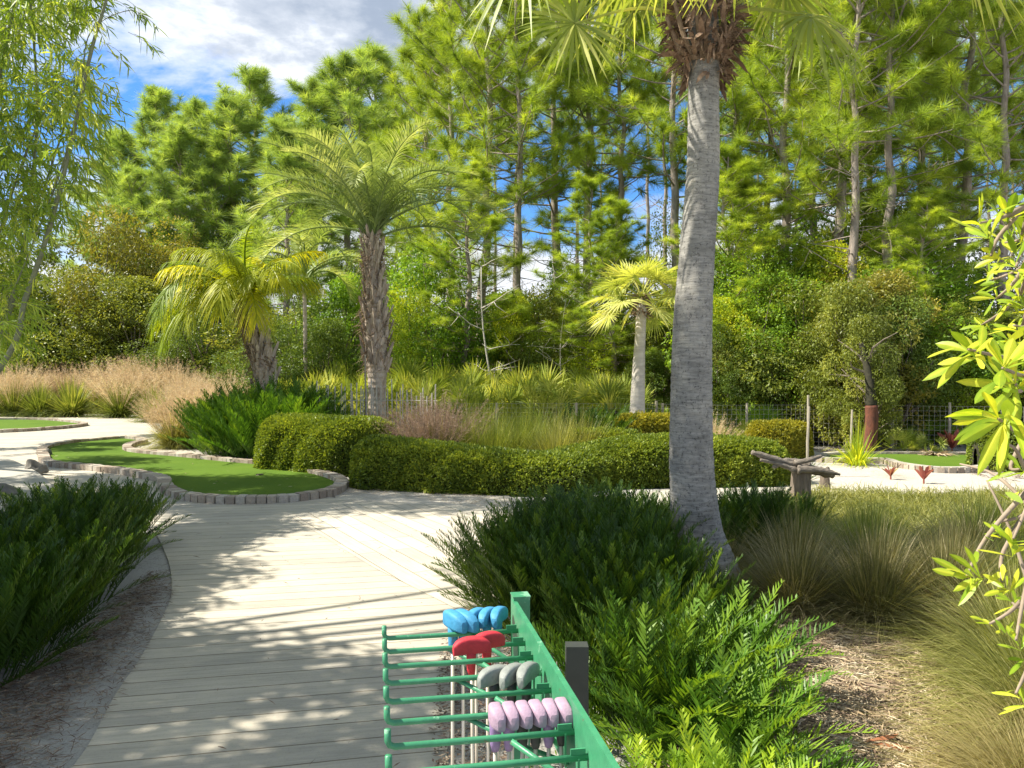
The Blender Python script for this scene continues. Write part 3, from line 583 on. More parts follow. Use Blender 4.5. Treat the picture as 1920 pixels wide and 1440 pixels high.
hedge('clipped_hedge', 'golden topped clipped hedge before the wire fence right of the big trunk', [XY(1400, 14.4), XY(1450, 14.4), XY(1510, 14.6)], 0.45, 0.66, M['hedge_gold'], 22000)
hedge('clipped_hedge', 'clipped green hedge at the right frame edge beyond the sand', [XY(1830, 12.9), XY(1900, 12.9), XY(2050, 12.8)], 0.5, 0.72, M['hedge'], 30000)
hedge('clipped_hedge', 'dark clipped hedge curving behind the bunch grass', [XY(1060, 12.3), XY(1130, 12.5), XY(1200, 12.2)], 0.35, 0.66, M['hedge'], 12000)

# bunch grasses
def tuft(n, ln, w, spread, droop=0.5, S=4, base=0.12, mb=None, prof='blade', el0=88, wob=.25):
    mb = mb or MB(); az = rng.uniform(0, 2 * math.pi, n); q = rng.uniform(0, 1, n) ** 0.8
    el = R(el0) - q * R(spread); az2 = az + rng.normal(0, wob, n)
    B = np.stack([base * np.sqrt(q) * np.cos(az), base * np.sqrt(q) * np.sin(az), np.zeros(n)], 1)
    D = np.stack([np.cos(az2) * np.cos(el), np.sin(az2) * np.cos(el), np.sin(el)], 1)
    mb.blades(B, D, ln * rng.uniform(.55, 1.1, n), w, S, droop * rng.uniform(.3, 1.3, n) * (0.25 + q), prof, side=np.stack([-np.sin(az2 + rng.normal(0, .7, n)), np.cos(az2), np.zeros(n)], 1))
    return mb
def plumes(n, h, spread, ln, w=0.004):
    """airy seed heads: stems with many short fine strands"""
    mb = MB(); az = rng.uniform(0, 2 * math.pi, n); q = rng.uniform(0, 1, n) ** .7; el = R(88) - q * R(spread)
    D = np.stack([np.cos(az) * np.cos(el), np.sin(az) * np.cos(el), np.sin(el)], 1); Ls = h * rng.uniform(.75, 1.1, n)
    B = D * 0.05
    mb.blades(B, D, Ls, w, 3, 0.12, 'blade')
    for k in range(26):
        t = 0.52 + 0.48 * rng.uniform(0, 1, n)
        P = B + D * (Ls * t)[:, None]; P[:, 2] -= 0.12 * Ls * t ** 2
        mb.blades(P, unit(D * 0.9 + rdir(n) * 0.75), ln * rng.uniform(.5, 1.2, n) * (1.25 - t), w * 0.8, 1, 0.15, 'blade')
    return mb
MUH = []
for k in range(3):
    MUH.append((tuft(1300, 1.15, 0.016, 66, 0.55).mesh('blades'), plumes(190, 1.6, 44, 0.26, 0.0085).mesh('plumes')))
def put_muhly(px, Y, s, label, group, plume=True, pm='plume', bm='muhly', hz=1.0, k=None):
    a, b = MUH[random.randrange(3) if k is None else k]
    root = thing('muhly_plant', label, 'ornamental plant', (*XY(px, Y), 0), random.uniform(0, 6.28), group, (s, s, s * hz))
    for nm, me, mt in (('blades', a, bm), ('plumes', b, pm)):
        if nm == 'plumes' and not plume: continue
        o = bpy.data.objects.new(nm, me); COL.objects.link(o); o.parent = root
        if len(me.materials) == 0: me.materials.append(M[mt])
        setmat(o, M[mt])
    return root
GM = 'pink plumed muhly grass clumps in the bed left'
front = [(25, 29, 1.25), (75, 28.5, 1.2), (135, 28.5, 1.35), (225, 28, 1.25), (290, 25.5, 1.05), (-40, 29, 1.3)]
fl = ['dusky clump, second from the left frame edge', 'dense dark green based clump left of the widest clump', 'widest muhly clump, arching green blades over the path edge', 'muhly clump right of the widest one before the path bend', 'short upright green muhly clump at the inner path bend', 'muhly clump cut by the left frame edge']
for i, ((px, Y, s), lb) in enumerate(zip(front, fl)): put_muhly(px, Y, s * 1.1, lb, GM, plume=i in (0, 3), bm='grass_green', hz=1.05)
for i, (px, Y, s) in enumerate([(60, 31, 1.35), (120, 31.5, 1.4), (180, 31, 1.45), (235, 31, 1.5), (280, 30.5, 1.5), (325, 30, 1.45), (260, 32.5, 1.6), (310, 32, 1.55), (200, 33, 1.5), (0, 32, 1.3), (345, 28, 1.25), (375, 27, 1.1), (150, 34, 1.5)]):
    put_muhly(px, Y, s, 'tall pale pink plumed muhly clump at the back of the left bed', 'tall muhly clumps at the back of the left bed')
put_muhly(325, 16.6, 0.85, 'low dark based muhly clump at the island corner by the green', None)
put_muhly(352, 16.8, 1.0, 'pink plumed muhly clump touching the low corner clump', None)
put_muhly(395, 17.2, 1.05, 'pink plumed muhly clump left of the coontie mound', None)
put_muhly(365, 19.5, 1.05, 'muhly clump with tallest plumes behind the corner clump', None)
put_muhly(425, 19.0, 1.1, 'muhly clump half hidden behind the coontie mound', None)
# purple brown and green clumps behind the serpentine hedge
put_muhly(785, 12.6, 0.8, 'dusky purple plumed muhly clump by the picket stakes', None, pm='plume_dull', bm='grass_dull')
put_muhly(820, 12.4, 0.92, 'dusky purple muhly clump with tallest hazy plumes behind the hedge', None, pm='plume_dull', bm='grass_dull')
put_muhly(850, 13.0, 0.75, 'dusky muhly clump between purple plumes and green bunch grass', None, pm='plume_dull', bm='grass_green')
BG = [tuft(2600, 1.15, 0.0055, 74, 0.8, base=0.2, wob=.6).mesh('blades') for _ in range(2)]
def put_bunch(x, y, s, label, group, mat='grass_green', hz=1.0, k=None, name='tufted_plant'):
    me = BG[random.randrange(2) if k is None else k]
    o = bpy.data.objects.new(name, me); COL.objects.link(o); o.location = (x, y, 0); o.scale = (s, s, s * hz); o.rotation_euler = (0, 0, random.uniform(0, 6.28))
    if len(me.materials) == 0: me.materials.append(M[mat])
    setmat(o, M[mat]); return tag(o, label, 'ornamental plant', group)
for px, Y, s in [(880, 12.4, .98), (925, 12.2, 1.0), (970, 12.6, 1.05), (905, 13.2, 1.12), (1000, 13.2, 1.12)]:
    put_bunch(*XY(px, Y), s, 'upright green bunch grass behind the serpentine hedge', 'green bunch grasses behind the serpentine hedge', hz=1.15)
for px, Y, s in [(1040, 12.0, 1.12), (1085, 12.2, 1.05)]:
    put_bunch(*XY(px, Y), s, 'broad fountain of olive bunch grass over the hedge dip', 'fountain bunch grasses at the hedge dip', 'muhly', hz=1.05)
for px, Y, s in [(1200, 12.6, .75), (1245, 12.3, .72)]:
    put_bunch(*XY(px, Y), s, 'low olive bunch grass left of the big palm trunk', 'low bunch grasses left of the big trunk', 'muhly', hz=.85)
put_muhly(1335, 13.6, .6, 'small tan plumed grass right of the big palm trunk', None)
# foreground right grasses
RG = [('grass_dull', 1.95, 5.3, .95, 'brownish straggly clump nearest the right foot of the big palm'), ('grass_dull', 2.4, 5.1, 1.0, 'widest brownish clump arching over the top of the straw litter'), ('grass_dull', 2.25, 6.1, 1.0, 'brownish clump behind the widest one, right of the palm base'),
      ('grass_green', 2.9, 6.3, 1.0, 'shaded green clump in the middle of the right bed'), ('grass_dull', 3.6, 6.1, 1.05, 'tan clump behind the lower leafy twigs of the right edge shrub'), ('grass_dull', 2.95, 5.2, 1.0, 'brownish clump left of the lower leafy twigs'),
      ('grass_green', 3.5, 5.3, .95, 'green clump hidden partly by the lower leafy twigs at the right edge'), ('grass_dull', 1.65, 6.1, .7, 'small brownish tuft tucked against the big palm trunk'), ('grass_green', 4.2, 6.8, 1.05, 'green clump at the right frame edge below the sand'),
      ('grass_green', 2.6, 7.0, .75, 'low green clump before the red bromeliads'), ('grass_green', 3.4, 7.2, .75, 'low green clump at the sedge carpet near the right edge'), ('grass_green', 3.0, 6.7, .8, 'low green clump merging with the sedge carpet'), ('grass_green', 2.1, 6.8, .7, 'low green clump right of the dark coonties behind the trunk'),
      ('grass_green', 4.3, 5.8, 1, 'green clump cut by the right frame edge'), ('grass_dull', 2.65, 5.6, 1.0, 'brownish clump with tan tips in the centre of the right bed'), ('grass_dull', 3.2, 5.7, .95, 'brownish clump between the centre of the right bed and the leafy twigs')]
for mt, x, y, s, lb in RG: put_bunch(x, y, s * .85, lb, 'bunch grasses in the bed right of the big palm', mt, hz=.72)
for (x, y, s), lb in zip([(2.6, 3.75, .85), (2.85, 4.3, .9), (2.4, 3.35, .75)], ['sunlit pale grass arching over the litter from the right frame edge', 'sunlit pale grass behind the lower leafy twigs', 'sunlit pale grass just above the straw coloured corner grass']):
    put_bunch(x, y, s, lb, 'sunlit arching grasses at the right edge', 'muhly', hz=.7)
for x, y, s, lb in [(1.98, 2.85, .72, 'straw coloured grass filling the bottom right corner'), (2.2, 3.1, .72, 'straw coloured grass behind the bottom right corner one'), (1.72, 2.5, .55, 'smallest straw coloured grass, leftmost at the bottom right')]:
    put_bunch(x, y, s, lb, 'straw grasses in the bottom right corner', 'grass_straw', hz=.42)
# low green mat at right (uncountable ground cover)
def mat_cover(name, pxpoly, n, ln, w, mat, h=1.0):
    P = gpts(pxpoly, 3); lo, hi = P.min(0), P.max(0); pts = []
    Xs = rng.uniform(lo[0], hi[0], n * 3); Ys = rng.uniform(lo[1], hi[1], n * 3)
    ins = np.zeros(n * 3, bool); m = len(P); j = m - 1
    for i in range(m):
        c = ((P[i, 1] > Ys) != (P[j, 1] > Ys)) & (Xs < (P[j, 0] - P[i, 0]) * (Ys - P[i, 1]) / (P[j, 1] - P[i, 1] + 1e-12) + P[i, 0]); ins ^= c; j = i
    Xs, Ys = Xs[ins][:n], Ys[ins][:n]; k = len(Xs)
    mb = MB(); D = rdir(k, 0.3); D[:, 2] *= h; 
    mb.blades(np.column_stack([Xs, Ys, np.zeros(k)]), D, ln * rng.uniform(.5, 1.2, k), w, 3, 0.5, 'blade')
    return mb, np.column_stack([Xs, Ys])
mb, _ = mat_cover('x', [(1480, 940), (1600, 932), (1760, 938), (1960, 935), (2060, 1000), (1800, 1010), (1500, 990)], 26000, 0.42, 0.008, None)
tag(build(mb, 'sedge_cover', M['muhly']), 'low green sedge carpet between the sand and the bunch grasses', 'ground cover', kind='stuff')

# ------------------------------------------------------------------ litter (uncountable)
def litter(name, poly, n, ln, w, mat, label, z=0.02):
    mb, XYs = mat_cover('x', poly, 1, .1, .01, None)
    P = gpts(poly, 3); lo, hi = P.min(0), P.max(0)
    Xs = rng.uniform(lo[0], hi[0], n); Ys = rng.uniform(lo[1], hi[1], n); ins = np.zeros(n, bool); j = len(P) - 1
    for i in range(len(P)):
        c = ((P[i, 1] > Ys) != (P[j, 1] > Ys)) & (Xs < (P[j, 0] - P[i, 0]) * (Ys - P[i, 1]) / (P[j, 1] - P[i, 1] + 1e-12) + P[i, 0]); ins ^= c; j = i
    Xs, Ys = Xs[ins], Ys[ins]; k = len(Xs); mb = MB(); a = rng.uniform(0, 2 * math.pi, k)
    D = np.column_stack([np.cos(a), np.sin(a), rng.uniform(-.02, .18, k)])
    side = np.column_stack([-np.sin(a), np.cos(a), rng.normal(0, .5, k)])
    mb.blades(np.column_stack([Xs, Ys, np.full(k, z) + rng.uniform(0, .02, k)]), D, ln * rng.uniform(.3, 1.3, k), w, 2, 0.12, 'leaf', side=side)
    return tag(build(mb, name, M[mat]), label, 'leaf litter', kind='stuff')
litter('pine_straw', [(-80, 1560), (-60, 1330), (120, 1230), (290, 1080), (325, 1110), (290, 1180), (225, 1300), (130, 1440), (60, 1600)], 9000, 0.07, 0.004, 'needle_litter', 'brown pine straw scattered on the sand along the left path edge')
litter('pine_straw', [(-80, 1500), (-60, 1330), (110, 1220), (270, 1080), (300, 1095), (240, 1190), (150, 1310), (40, 1420)], 8000, 0.05, 0.007, 'needle_litter', 'dense brown mulch under the right edge of the left coontie mass', 0.012)
litter('leaf_litter', [(1200, 1440), (1290, 1180), (1380, 1110), (1560, 1150), (1750, 1230), (1800, 1500), (1500, 1600)], 22000, 0.085, 0.006, 'pale_litter', 'straw coloured dead leaf litter right of the coontie plants')
litter('leaf_litter', [(1230, 1440), (1320, 1120), (1480, 1090), (1700, 1200), (1800, 1500), (1500, 1600)], 7000, 0.09, 0.01, 'needle_litter', 'brown dead leaves mixed into the straw litter at right')
litter('mulch_crumbs', [(815, 1500), (835, 1200), (870, 1150), (960, 1180), (1000, 1500)], 5000, 0.025, 0.01, 'needle_litter', 'dark mulch crumbs spilled along the path edge under the rack', 0.028)
litter('pine_straw', [(240, 1440), (330, 1120), (420, 960), (700, 960), (880, 960), (840, 1100), (820, 1440)], 170, 0.06, 0.006, 'needle_litter', 'few fallen twigs and needles scattered over the plank path', 0.03)
litter('pine_straw', [(380, 848), (480, 862), (620, 890), (700, 905), (640, 912), (500, 885), (400, 866)], 4000, 0.1, 0.012, 'needle_litter', 'rust brown needle litter at the foot of the rounded hedge', 0.012)
litter('pine_straw', [(1540, 842), (1700, 838), (1900, 870), (1900, 905), (1810, 888), (1700, 852), (1560, 853)], 5000, 0.12, 0.014, 'needle_litter', 'rust brown needle litter behind the far right putting green', 0.012)
litter('pine_straw', [(-50, 776), (150, 770), (280, 784), (330, 800), (300, 800), (200, 781), (0, 783)], 5000, 0.16, 0.02, 'needle_litter', 'brown needle litter under the left muhly clumps', 0.012)
litter('pine_straw', [(640, 912), (760, 922), (900, 930), (960, 940), (900, 952), (720, 930), (640, 925)], 3000, 0.06, 0.005, 'pale_litter', 'fine straw on the sand border before the serpentine hedge', 0.016)
litter('turf_debris', [(110, 850), (250, 858), (600, 905), (520, 938), (350, 925), (300, 895), (110, 868)], 90, .07, .012, 'pale_litter', 'few dry leaves scattered on the kidney shaped green', .062)
#PART2
# ------------------------------------------------------------------ palms
def ring_trunk(mb, P, rad, k=20, n=140, amp=0.012, ringz=0.055):
    P = spline(P, 40); seg = np.linalg.norm(np.diff(P, axis=0), axis=1); cum = np.concatenate([[0], np.cumsum(seg)])
    s = np.linspace(0, cum[-1], n); X = np.stack([np.interp(s, cum, P[:, i]) for i in range(3)], 1)
    r = np.interp(s / cum[-1], np.linspace(0, 1, len(rad)), rad) * (1 + amp * np.sin(s / ringz * 2 * math.pi) + rng.normal(0, amp * .35, n))
    mb.tube(X, r, k, 0.5, cap=False); return X
def fan(mb, hub, az, el, rad, nseg=36, w=0.03, droop=0.35, cup=0.15, span=R(330), fold=0.0, rr=None, roll=0.0):
    """costapalmate fan leaf: segments radiating in a plane, tips drooping"""
    d = np.array([math.cos(az) * math.cos(el), math.sin(az) * math.cos(el), math.sin(el)])
    s = unit(np.cross(d, [0, 0, 1.0])); nrm = np.cross(s, d); s, nrm = s * math.cos(roll) + nrm * math.sin(roll), nrm * math.cos(roll) - s * math.sin(roll)
    a = np.linspace(-span / 2, span / 2, nseg) + rng.normal(0, .02, nseg)
    D = np.cos(a)[:, None] * d + np.sin(a)[:, None] * s + nrm * (cup + rng.normal(0, .05, nseg))[:, None]
    Ln = rad * (0.72 + 0.28 * np.cos(a * 0.5)) * rng.uniform(.92, 1.06, nseg)
    side = np.cross(D, nrm + rng.normal(0, .35, (nseg, 3)))
    mb.blades(np.tile(hub, (nseg, 1)), D, Ln, w, 5, droop * rng.uniform(.6, 1.4, nseg), 'fan', side=side, r=None if rr is None else np.clip(rr + rng.normal(0, .15, nseg), 0, 1))
    # hanging split tips
    return mb
def fan_frond(parent, top, az, el, pet, rad, mat, **k):
    mb = MB(); P = rachis(top, az, el, pet, k.pop('pdroop', 0.5), 8)
    e2 = math.atan2(P[-1][2] - P[-2][2], np.linalg.norm((P[-1] - P[-2])[:2])) - k.pop('tip', 0.25)
    mb.tube(P, np.linspace(0.016, 0.009, 8), 5, 0.9, cap=False)
    fan(mb, P[-1], az, e2, rad, **k)
    return build(mb, 'frond', mat, parent)

# big cabbage palm in the foreground
Yt = 5.95
base = Gd(1318, 1092); tx = lambda px, py, dy=0: W(px, py, Yt + dy)
root = thing('cabbage_palm', 'big grey ringed palm trunk with shaggy brown crown rising through the frame', 'palm tree', (base[0], Yt, 0)); o0 = np.array([base[0], Yt, 0])
mb = MB()
ctr = [(1336, 1112), (1324, 1060), (1306, 990), (1297, 880), (1296, 760), (1299, 600), (1308, 460), (1318, 320), (1319, 200), (1320, 100), (1318, 0), (1316, -110)]
P = np.array([tx(*c) for c in ctr]) - o0; P[0][2] = -0.05
X = ring_trunk(mb, P, [0.25, .195, .172, .162, .155, .147, .136, .129, .122, .117, .115, .115, .115], 28, 260, 0.012, 0.062)
build(mb, 'trunk', M['palm_bark'], root, smooth=True)
mb = MB()  # root flare skirt
n = 500; a = rng.uniform(0, 6.28, n); rr_ = rng.uniform(.22, .34, n)
mb.blades(np.stack([rr_ * np.cos(a) , rr_ * np.sin(a), np.full(n, .0)], 1), np.stack([-np.cos(a) * .5, -np.sin(a) * .5, np.full(n, 1.)], 1), rng.uniform(.04, .16, n), .02, 2, 0, 'leaf')
build(mb, 'root_mat', M['boot'], root)
mb = MB(); mt = MB()
ztop, zbot = tx(1318, -110)[2], tx(1318, 150)[2]
for i in range(760):
    t = random.random() ** 0.9; z = zbot + (ztop - zbot) * t; a = random.uniform(0, 6.28); c = np.array([tx(1319, 50)[0] - o0[0], 0])
    rad = 0.13 + 0.10 * min(1, t * 3.2) * (1 if t < .8 else .9) * random.uniform(.5, 1.05)
    b = np.array([c[0] + rad * math.cos(a), rad * math.sin(a), z])
    up = random.uniform(-0.9, 1.1); D = np.array([math.cos(a) * .6, math.sin(a) * .6, up]) + np.random.RandomState(i).normal(0, .35, 3)
    mb.blades([b], [D], random.uniform(.07, .19), random.uniform(.02, .055), 4, random.uniform(-.2, .5), 'strap', side=[[-math.sin(a), math.cos(a), random.gauss(0, .4)]])
for i in range(1500):
    t = random.random(); z = zbot + (ztop - zbot) * t; a = random.uniform(0, 6.28); c = np.array([tx(1319, 50)[0] - o0[0], 0]); rad = .14 + .09 * min(1, t * 3)
    mt.blades([[c[0] + rad * math.cos(a), rad * math.sin(a), z]], [[math.cos(a) + random.gauss(0, .5), math.sin(a) + random.gauss(0, .5), random.uniform(-1.3, .8)]], random.uniform(.07, .18), .005, 3, .4, 'blade')
build(mb, 'leaf_boots', M['boot_red'], root); build(mt, 'boot_fibre', M['boot'], root)
for px, el in [(1290, 75), (1310, 80), (1330, 78), (1350, 70), (1272, 66)]:
    pass
topc = tx(1319, -20) - o0
def palm_to(px, py, dy, rad, el, mat='fan', tip=0.3, start_py=40, **k):
    """a frond whose hub sits at a measured point"""
    hub = W(px, py, Yt + dy) - o0; s = (tx(1319, start_py) - o0).astype(float)
    d = hub - s; mb = MB(); m = s + d * 0.5 + np.array([0, 0, 0.10 * np.linalg.norm(d[:2])])
    P = spline([s, m, hub], 6); mb.tube(P, np.linspace(.018, .008, len(P)), 5, .9, cap=False)
    az = math.atan2(d[1], d[0]) + k.pop('daz', 0); fan(mb, hub, az, el, rad, **k)
    return build(mb, 'frond', M[mat], root)
palm_to(1078, 44, -.35, 0.50, R(-30), nseg=40, w=.030, droop=.25, cup=.1, daz=.15, span=R(310), roll=R(60))
palm_to(1188, 22, .5, 0.44, R(-25), nseg=38, w=.034, droop=.5, cup=.1, daz=-.3, roll=R(45))
palm_to(985, -75, -.2, 0.53, R(-35), nseg=38, w=.034, droop=.6, cup=.0, roll=R(30))
palm_to(1522, 33, -.25, 0.47, R(-38), nseg=42, w=.036, droop=.75, cup=.1, daz=-.15, roll=R(-35))
palm_to(1470, -20, .45, 0.46, R(-25), nseg=42, w=.03, droop=.6)
palm_to(1400, -60, .9, 0.46, R(10), nseg=42, w=.03, droop=.5)
palm_to(1165, -60, .6, 0.46, R(5), nseg=42, w=.03, droop=.5)
palm_to(1640, -120, -.3, 0.53, R(-30), nseg=42, w=.034, droop=.6)
palm_to(1800, -90, -.9, 0.53, R(-45), nseg=42, w=.03, droop=.6)
palm_to(1250, -60, -.9, 0.49, R(5), nseg=42, w=.03, droop=.5, start_py=-30)
palm_to(1380, -80, -.9, 0.46, R(15), nseg=42, w=.03, droop=.5, start_py=-30)
for i in range(16):
    az = i * 0.393 + .1; fan_frond(root, topc + np.array([0, 0, .25]), az, R(random.uniform(35, 75)), random.uniform(.8, 1.1), .72, M['fan'], nseg=42, w=.034, droop=.5, pdroop=.7)
mb = MB()   # hanging dead strands and stalk stubs
for px, py in [(1262, 30), (1280, 5), (1300, -10), (1335, -5), (1365, 10), (1385, 40), (1250, 70), (1345, 20), (1320, 0)]:
    e = W(px, py, Yt + random.uniform(-.25, .1)) - o0; s = tx(1318, 120) - o0 + np.array([(px - 1318) * .0015, -.1, 0])
    mb.tube(spline([s, (s + e) / 2, e + np.array([0, 0, .15])], 4), np.linspace(.022, .014, 9), 6)
build(mb, 'stalk_stubs', M['boot'], root)

# pindo palm: knobbly trunk with arching grey green feather fronds
def feather_palm(name, label, px, Y, trunk_px, rad, crown_py, nf, flen, mats, boot_n, boot_z, ldr=.35, lw=0.022, npair=62, ll=.46, elr=(20, 85), dr=(70, 130), extra=()):
    b = np.array([(px - 960) / F * Y, Y, 0.0]); root = thing(name, label, 'palm tree', tuple(b))
    P = np.array([W(x, y, Y) for x, y in trunk_px]) - b; P[0][2] = -.05
    mb = MB(); ring_trunk(mb, P, rad, 20, 120, .03, .12); build(mb, 'trunk', M['bootlight'], root, smooth=False)
    top = P[-1]; S_ = spline(P, 10); cum = np.linspace(0, 1, len(S_))
    if boot_n > 0:
        mb = MB()
        for i in range(boot_n):
            t = boot_z[0] + (boot_z[1] - boot_z[0]) * (i / boot_n); c = np.array([np.interp(t, cum, S_[:, j]) for j in range(3)])
            r_ = np.interp(t, np.linspace(0, 1, len(rad)), rad); a = i * 2.4 + random.gauss(0, .15)
            o = np.array([math.cos(a), math.sin(a), 0]); ln = random.uniform(.22, .42)
            mb.blades([c + o * r_ * .92], [o * random.uniform(.25, .5) + np.array([0, 0, 1])], ln, random.uniform(.08, .13), 5, -.08, 'strap', side=[[-o[1], o[0], 0]])
            mb.blades([c + o * (r_ * .92 + .02)], [o * random.uniform(.25, .5) + np.array([0, 0, 1])], ln, random.uniform(.05, .08), 4, -.1, 'flat', side=[[-o[1] * .4 + o[0] * .6, o[0] * .4 + o[1] * .6, 0]])
        build(mb, 'leaf_boots', M['bootlight'], root)
        mb = MB(); n = boot_n * 6; t = rng.uniform(boot_z[0], 1, n); a = rng.uniform(0, 6.28, n)
        C = np.stack([np.interp(t, cum, S_[:, j]) for j in range(3)], 1); rr = np.interp(t, np.linspace(0, 1, len(rad)), rad)
        O = np.stack([np.cos(a), np.sin(a), 0 * a], 1)
        mb.blades(C + O * rr[:, None], O * .5 + rdir(n) * .6 + [0, 0, -.2], rng.uniform(.12, .4, n), .018, 3, .4, 'blade'); build(mb, 'boot_fibre', M['boot'], root)
    fr = [(random.uniform(0, 6.28) if i % 2 else i * 2.39996, R(random.uniform(*elr)), flen * random.uniform(.8, 1.08), R(random.uniform(*dr)), None) for i in range(nf)] + list(extra)
    for az, el, ln, dp, mt in fr:
        mb = MB(); Pf = rachis(top + np.array([.08 * math.cos(az), .08 * math.sin(az), random.uniform(-.1, .15)]), az, el, ln, dp, 18, random.gauss(0, .25))
        pinnate(mb, Pf, npair, ll, lw, 1.0, ldr, .6 if ldr < .5 else .1, .14, 3, 'blade', rr=random.uniform(.2, .9), jitter=.1, stemr=.028)
        build(mb, 'frond', mt or mats[random.randrange(len(mats))], root)
    return root
feather_palm('pindo_palm', 'tall feather palm with huge arching grey green crown and peeling pale boots on its trunk', 706, 17,
             [(707, 850), (707, 770), (707, 690), (703, 600), (700, 520), (697, 440)], [.225, .205, .19, .22, .25, .23, .17, .15, .13], 440, 34, 3.05, [M['pindo']], 120, (.38, .98), lw=.016, npair=92, ll=.66,
             elr=(48, 89), dr=(50, 115), extra=[(R(178), R(40), 3.2, R(85), None), (R(4), R(40), 3.4, R(80), None), (R(-8), R(24), 3.1, R(80), None), (R(190), R(18), 3.0, R(95), None), (R(170), R(55), 3.3, R(110), None), (R(10), R(64), 3.2, R(105), None), (R(-20), R(50), 3.0, R(120), None), (R(200), R(60), 3.0, R(120), None)])
feather_palm('feather_palm', 'smaller feather palm with bright yellow drooping fronds and brown leaning trunk', 492, 15.6,
             [(502, 800), (495, 705), (480, 650), (468, 600), (463, 568)], [.19, .175, .165, .175, .165, .135, .11], 560, 20, 1.9, [M['queen'], M['queen'], M['queen_green']] if 'queen_green' in M else [M['queen']], 90, (.15, .98), ldr=.95, lw=.022, npair=64, ll=.58,
             elr=(50, 88), dr=(75, 125), extra=[(R(185), R(45), 2.2, R(125), None), (R(200), R(40), 2.2, R(125), None), (R(180), R(20), 2.0, R(105), None), (R(-90), R(45), 2.0, R(140), None), (R(225), R(50), 2.4, R(135), None), (R(172), R(45), 2.0, R(115), None), (R(215), R(20), 1.9, R(100), None), (R(240), R(35), 1.7, R(120), None), (R(-70), R(35), 1.6, R(120), None)])
# background feather palm right of the yellow one
feather_palm('feather_palm', 'dim green feather palm behind, its fronds hanging beside the yellow palm', 590, 20.5,
             [(575, 810), (572, 600), (570, 520)], [.06, .055, .05], 520, 14, 2.4, [M['pindo']], 0, (0, 1), lw=.03, npair=44, ll=.5, elr=(30, 80), dr=(90, 130))
# white trunked palm
Yw = 16.0; b = np.array([(1195 - 960) / F * Yw, Yw, 0])
root = thing('fan_palm', 'slender white trunked palm with round yellow green fan crown', 'palm tree', tuple(b))
mb = MB(); P = np.array([W(x, y, Yw) for x, y in [(1193, 845), (1195, 770), (1198, 680), (1201, 620), (1203, 580), (1203, 560)]]) - b; P[0][2] = -.05
ring_trunk(mb, P, [.19, .17, .15, .135, .115, .105, .10], 18, 120, .012, .09); build(mb, 'trunk', M['white_bark'], root, smooth=True)
top = P[-1]
for i in range(26):
    az = i * 2.4; u = i / 26
    mt = M['white_fan']
    mb = MB(); Pp = rachis(top, az, R(80 - 95 * u), .55 + .3 * u, .5, 6); mb.tube(Pp, np.linspace(.014, .008, 6), 4, .8, cap=False)
    e2 = math.atan2(Pp[-1][2] - Pp[-2][2], np.linalg.norm((Pp[-1] - Pp[-2])[:2])) - .1
    fan(mb, Pp[-1], az, e2, .56, nseg=34, w=.034, droop=.18, cup=.12, span=R(250), rr=.75 if i % 3 else .2, roll=R(random.uniform(-60, 60))); build(mb, 'frond', mt, root)
mb = MB(); n = 240; a = rng.uniform(0, 6.28, n); mb.blades(top + np.stack([.1 * np.cos(a), .1 * np.sin(a), rng.uniform(-.35, .1, n)], 1), np.stack([np.cos(a), np.sin(a), rng.uniform(-1, .6, n)], 1), rng.uniform(.08, .22, n), .03, 2, .3, 'strap')
build(mb, 'leaf_boots', M['boot'], root)

# saw palmettos behind the fence
def palmetto():
    mb = MB()
    for i in range(17):
        az = random.uniform(0, 6.28); el = R(random.uniform(25, 85)); Pp = rachis((0, 0, .1), az, el, random.uniform(.5, .95), .3, 5); mb.tube(Pp, np.linspace(.01, .006, 5), 4, .6, cap=False)
        e2 = el - random.uniform(-.1, .35); fan(mb, Pp[-1], az, e2, random.uniform(.42, .58), nseg=22, w=.034, droop=.1, cup=.25, span=R(200), rr=random.uniform(.1, .95), roll=R(random.uniform(-80, 80)))
    return mb
PMS = [palmetto().mesh('fans') for _ in range(4)]
def put_palmetto(px, Y, s, label, group, mat=None):
    o = bpy.data.objects.new('saw_palmetto', random.choice(PMS)); COL.objects.link(o); o.location = (*XY(px, Y), 0); o.scale = (s, s, s); o.rotation_euler = (0, 0, random.uniform(0, 6.28))
    if len(o.data.materials) == 0: o.data.materials.append(M['palmetto'])
    if mat: setmat(o, mat)
    return tag(o, label, 'palmetto', group)
for i in range(46):
    px = 560 + 620 * (i + random.random()) / 46; Y = [18.2, 19.4, 20.6][i % 3] + random.uniform(-.3, .3)
    put_palmetto(px, Y, random.uniform(1.0, 1.25) * [1.0, 1.15, 1.25][i % 3], 'saw palmetto in the band behind the wire fence', 'saw palmettos in the band behind the fence')
for i, px in enumerate([1235, 1255, 1330, 1352, 1425, 1560, 1590, 1700, 1745, 1775]):
    put_palmetto(px, 16.8 + .5 * (i % 2), random.uniform(.55, .75), 'small dark palmetto growing at the wire fence', 'small palmettos at the wire fence', M['leaf_green'])
for px, Y, s, lb in [(1386, 15.3, .5, 'small spiky palmetto before the fence above the golden hedge'), (1340, 14.6, .45, 'spiky palmetto touching the right side of the big trunk'), (1695, 15.2, .42, 'low green palmetto behind the far right putting green'), (1735, 15.0, .35, 'lowest little palmetto by the red leaves behind the far green')]:
    put_palmetto(px, Y, s, lb, None)

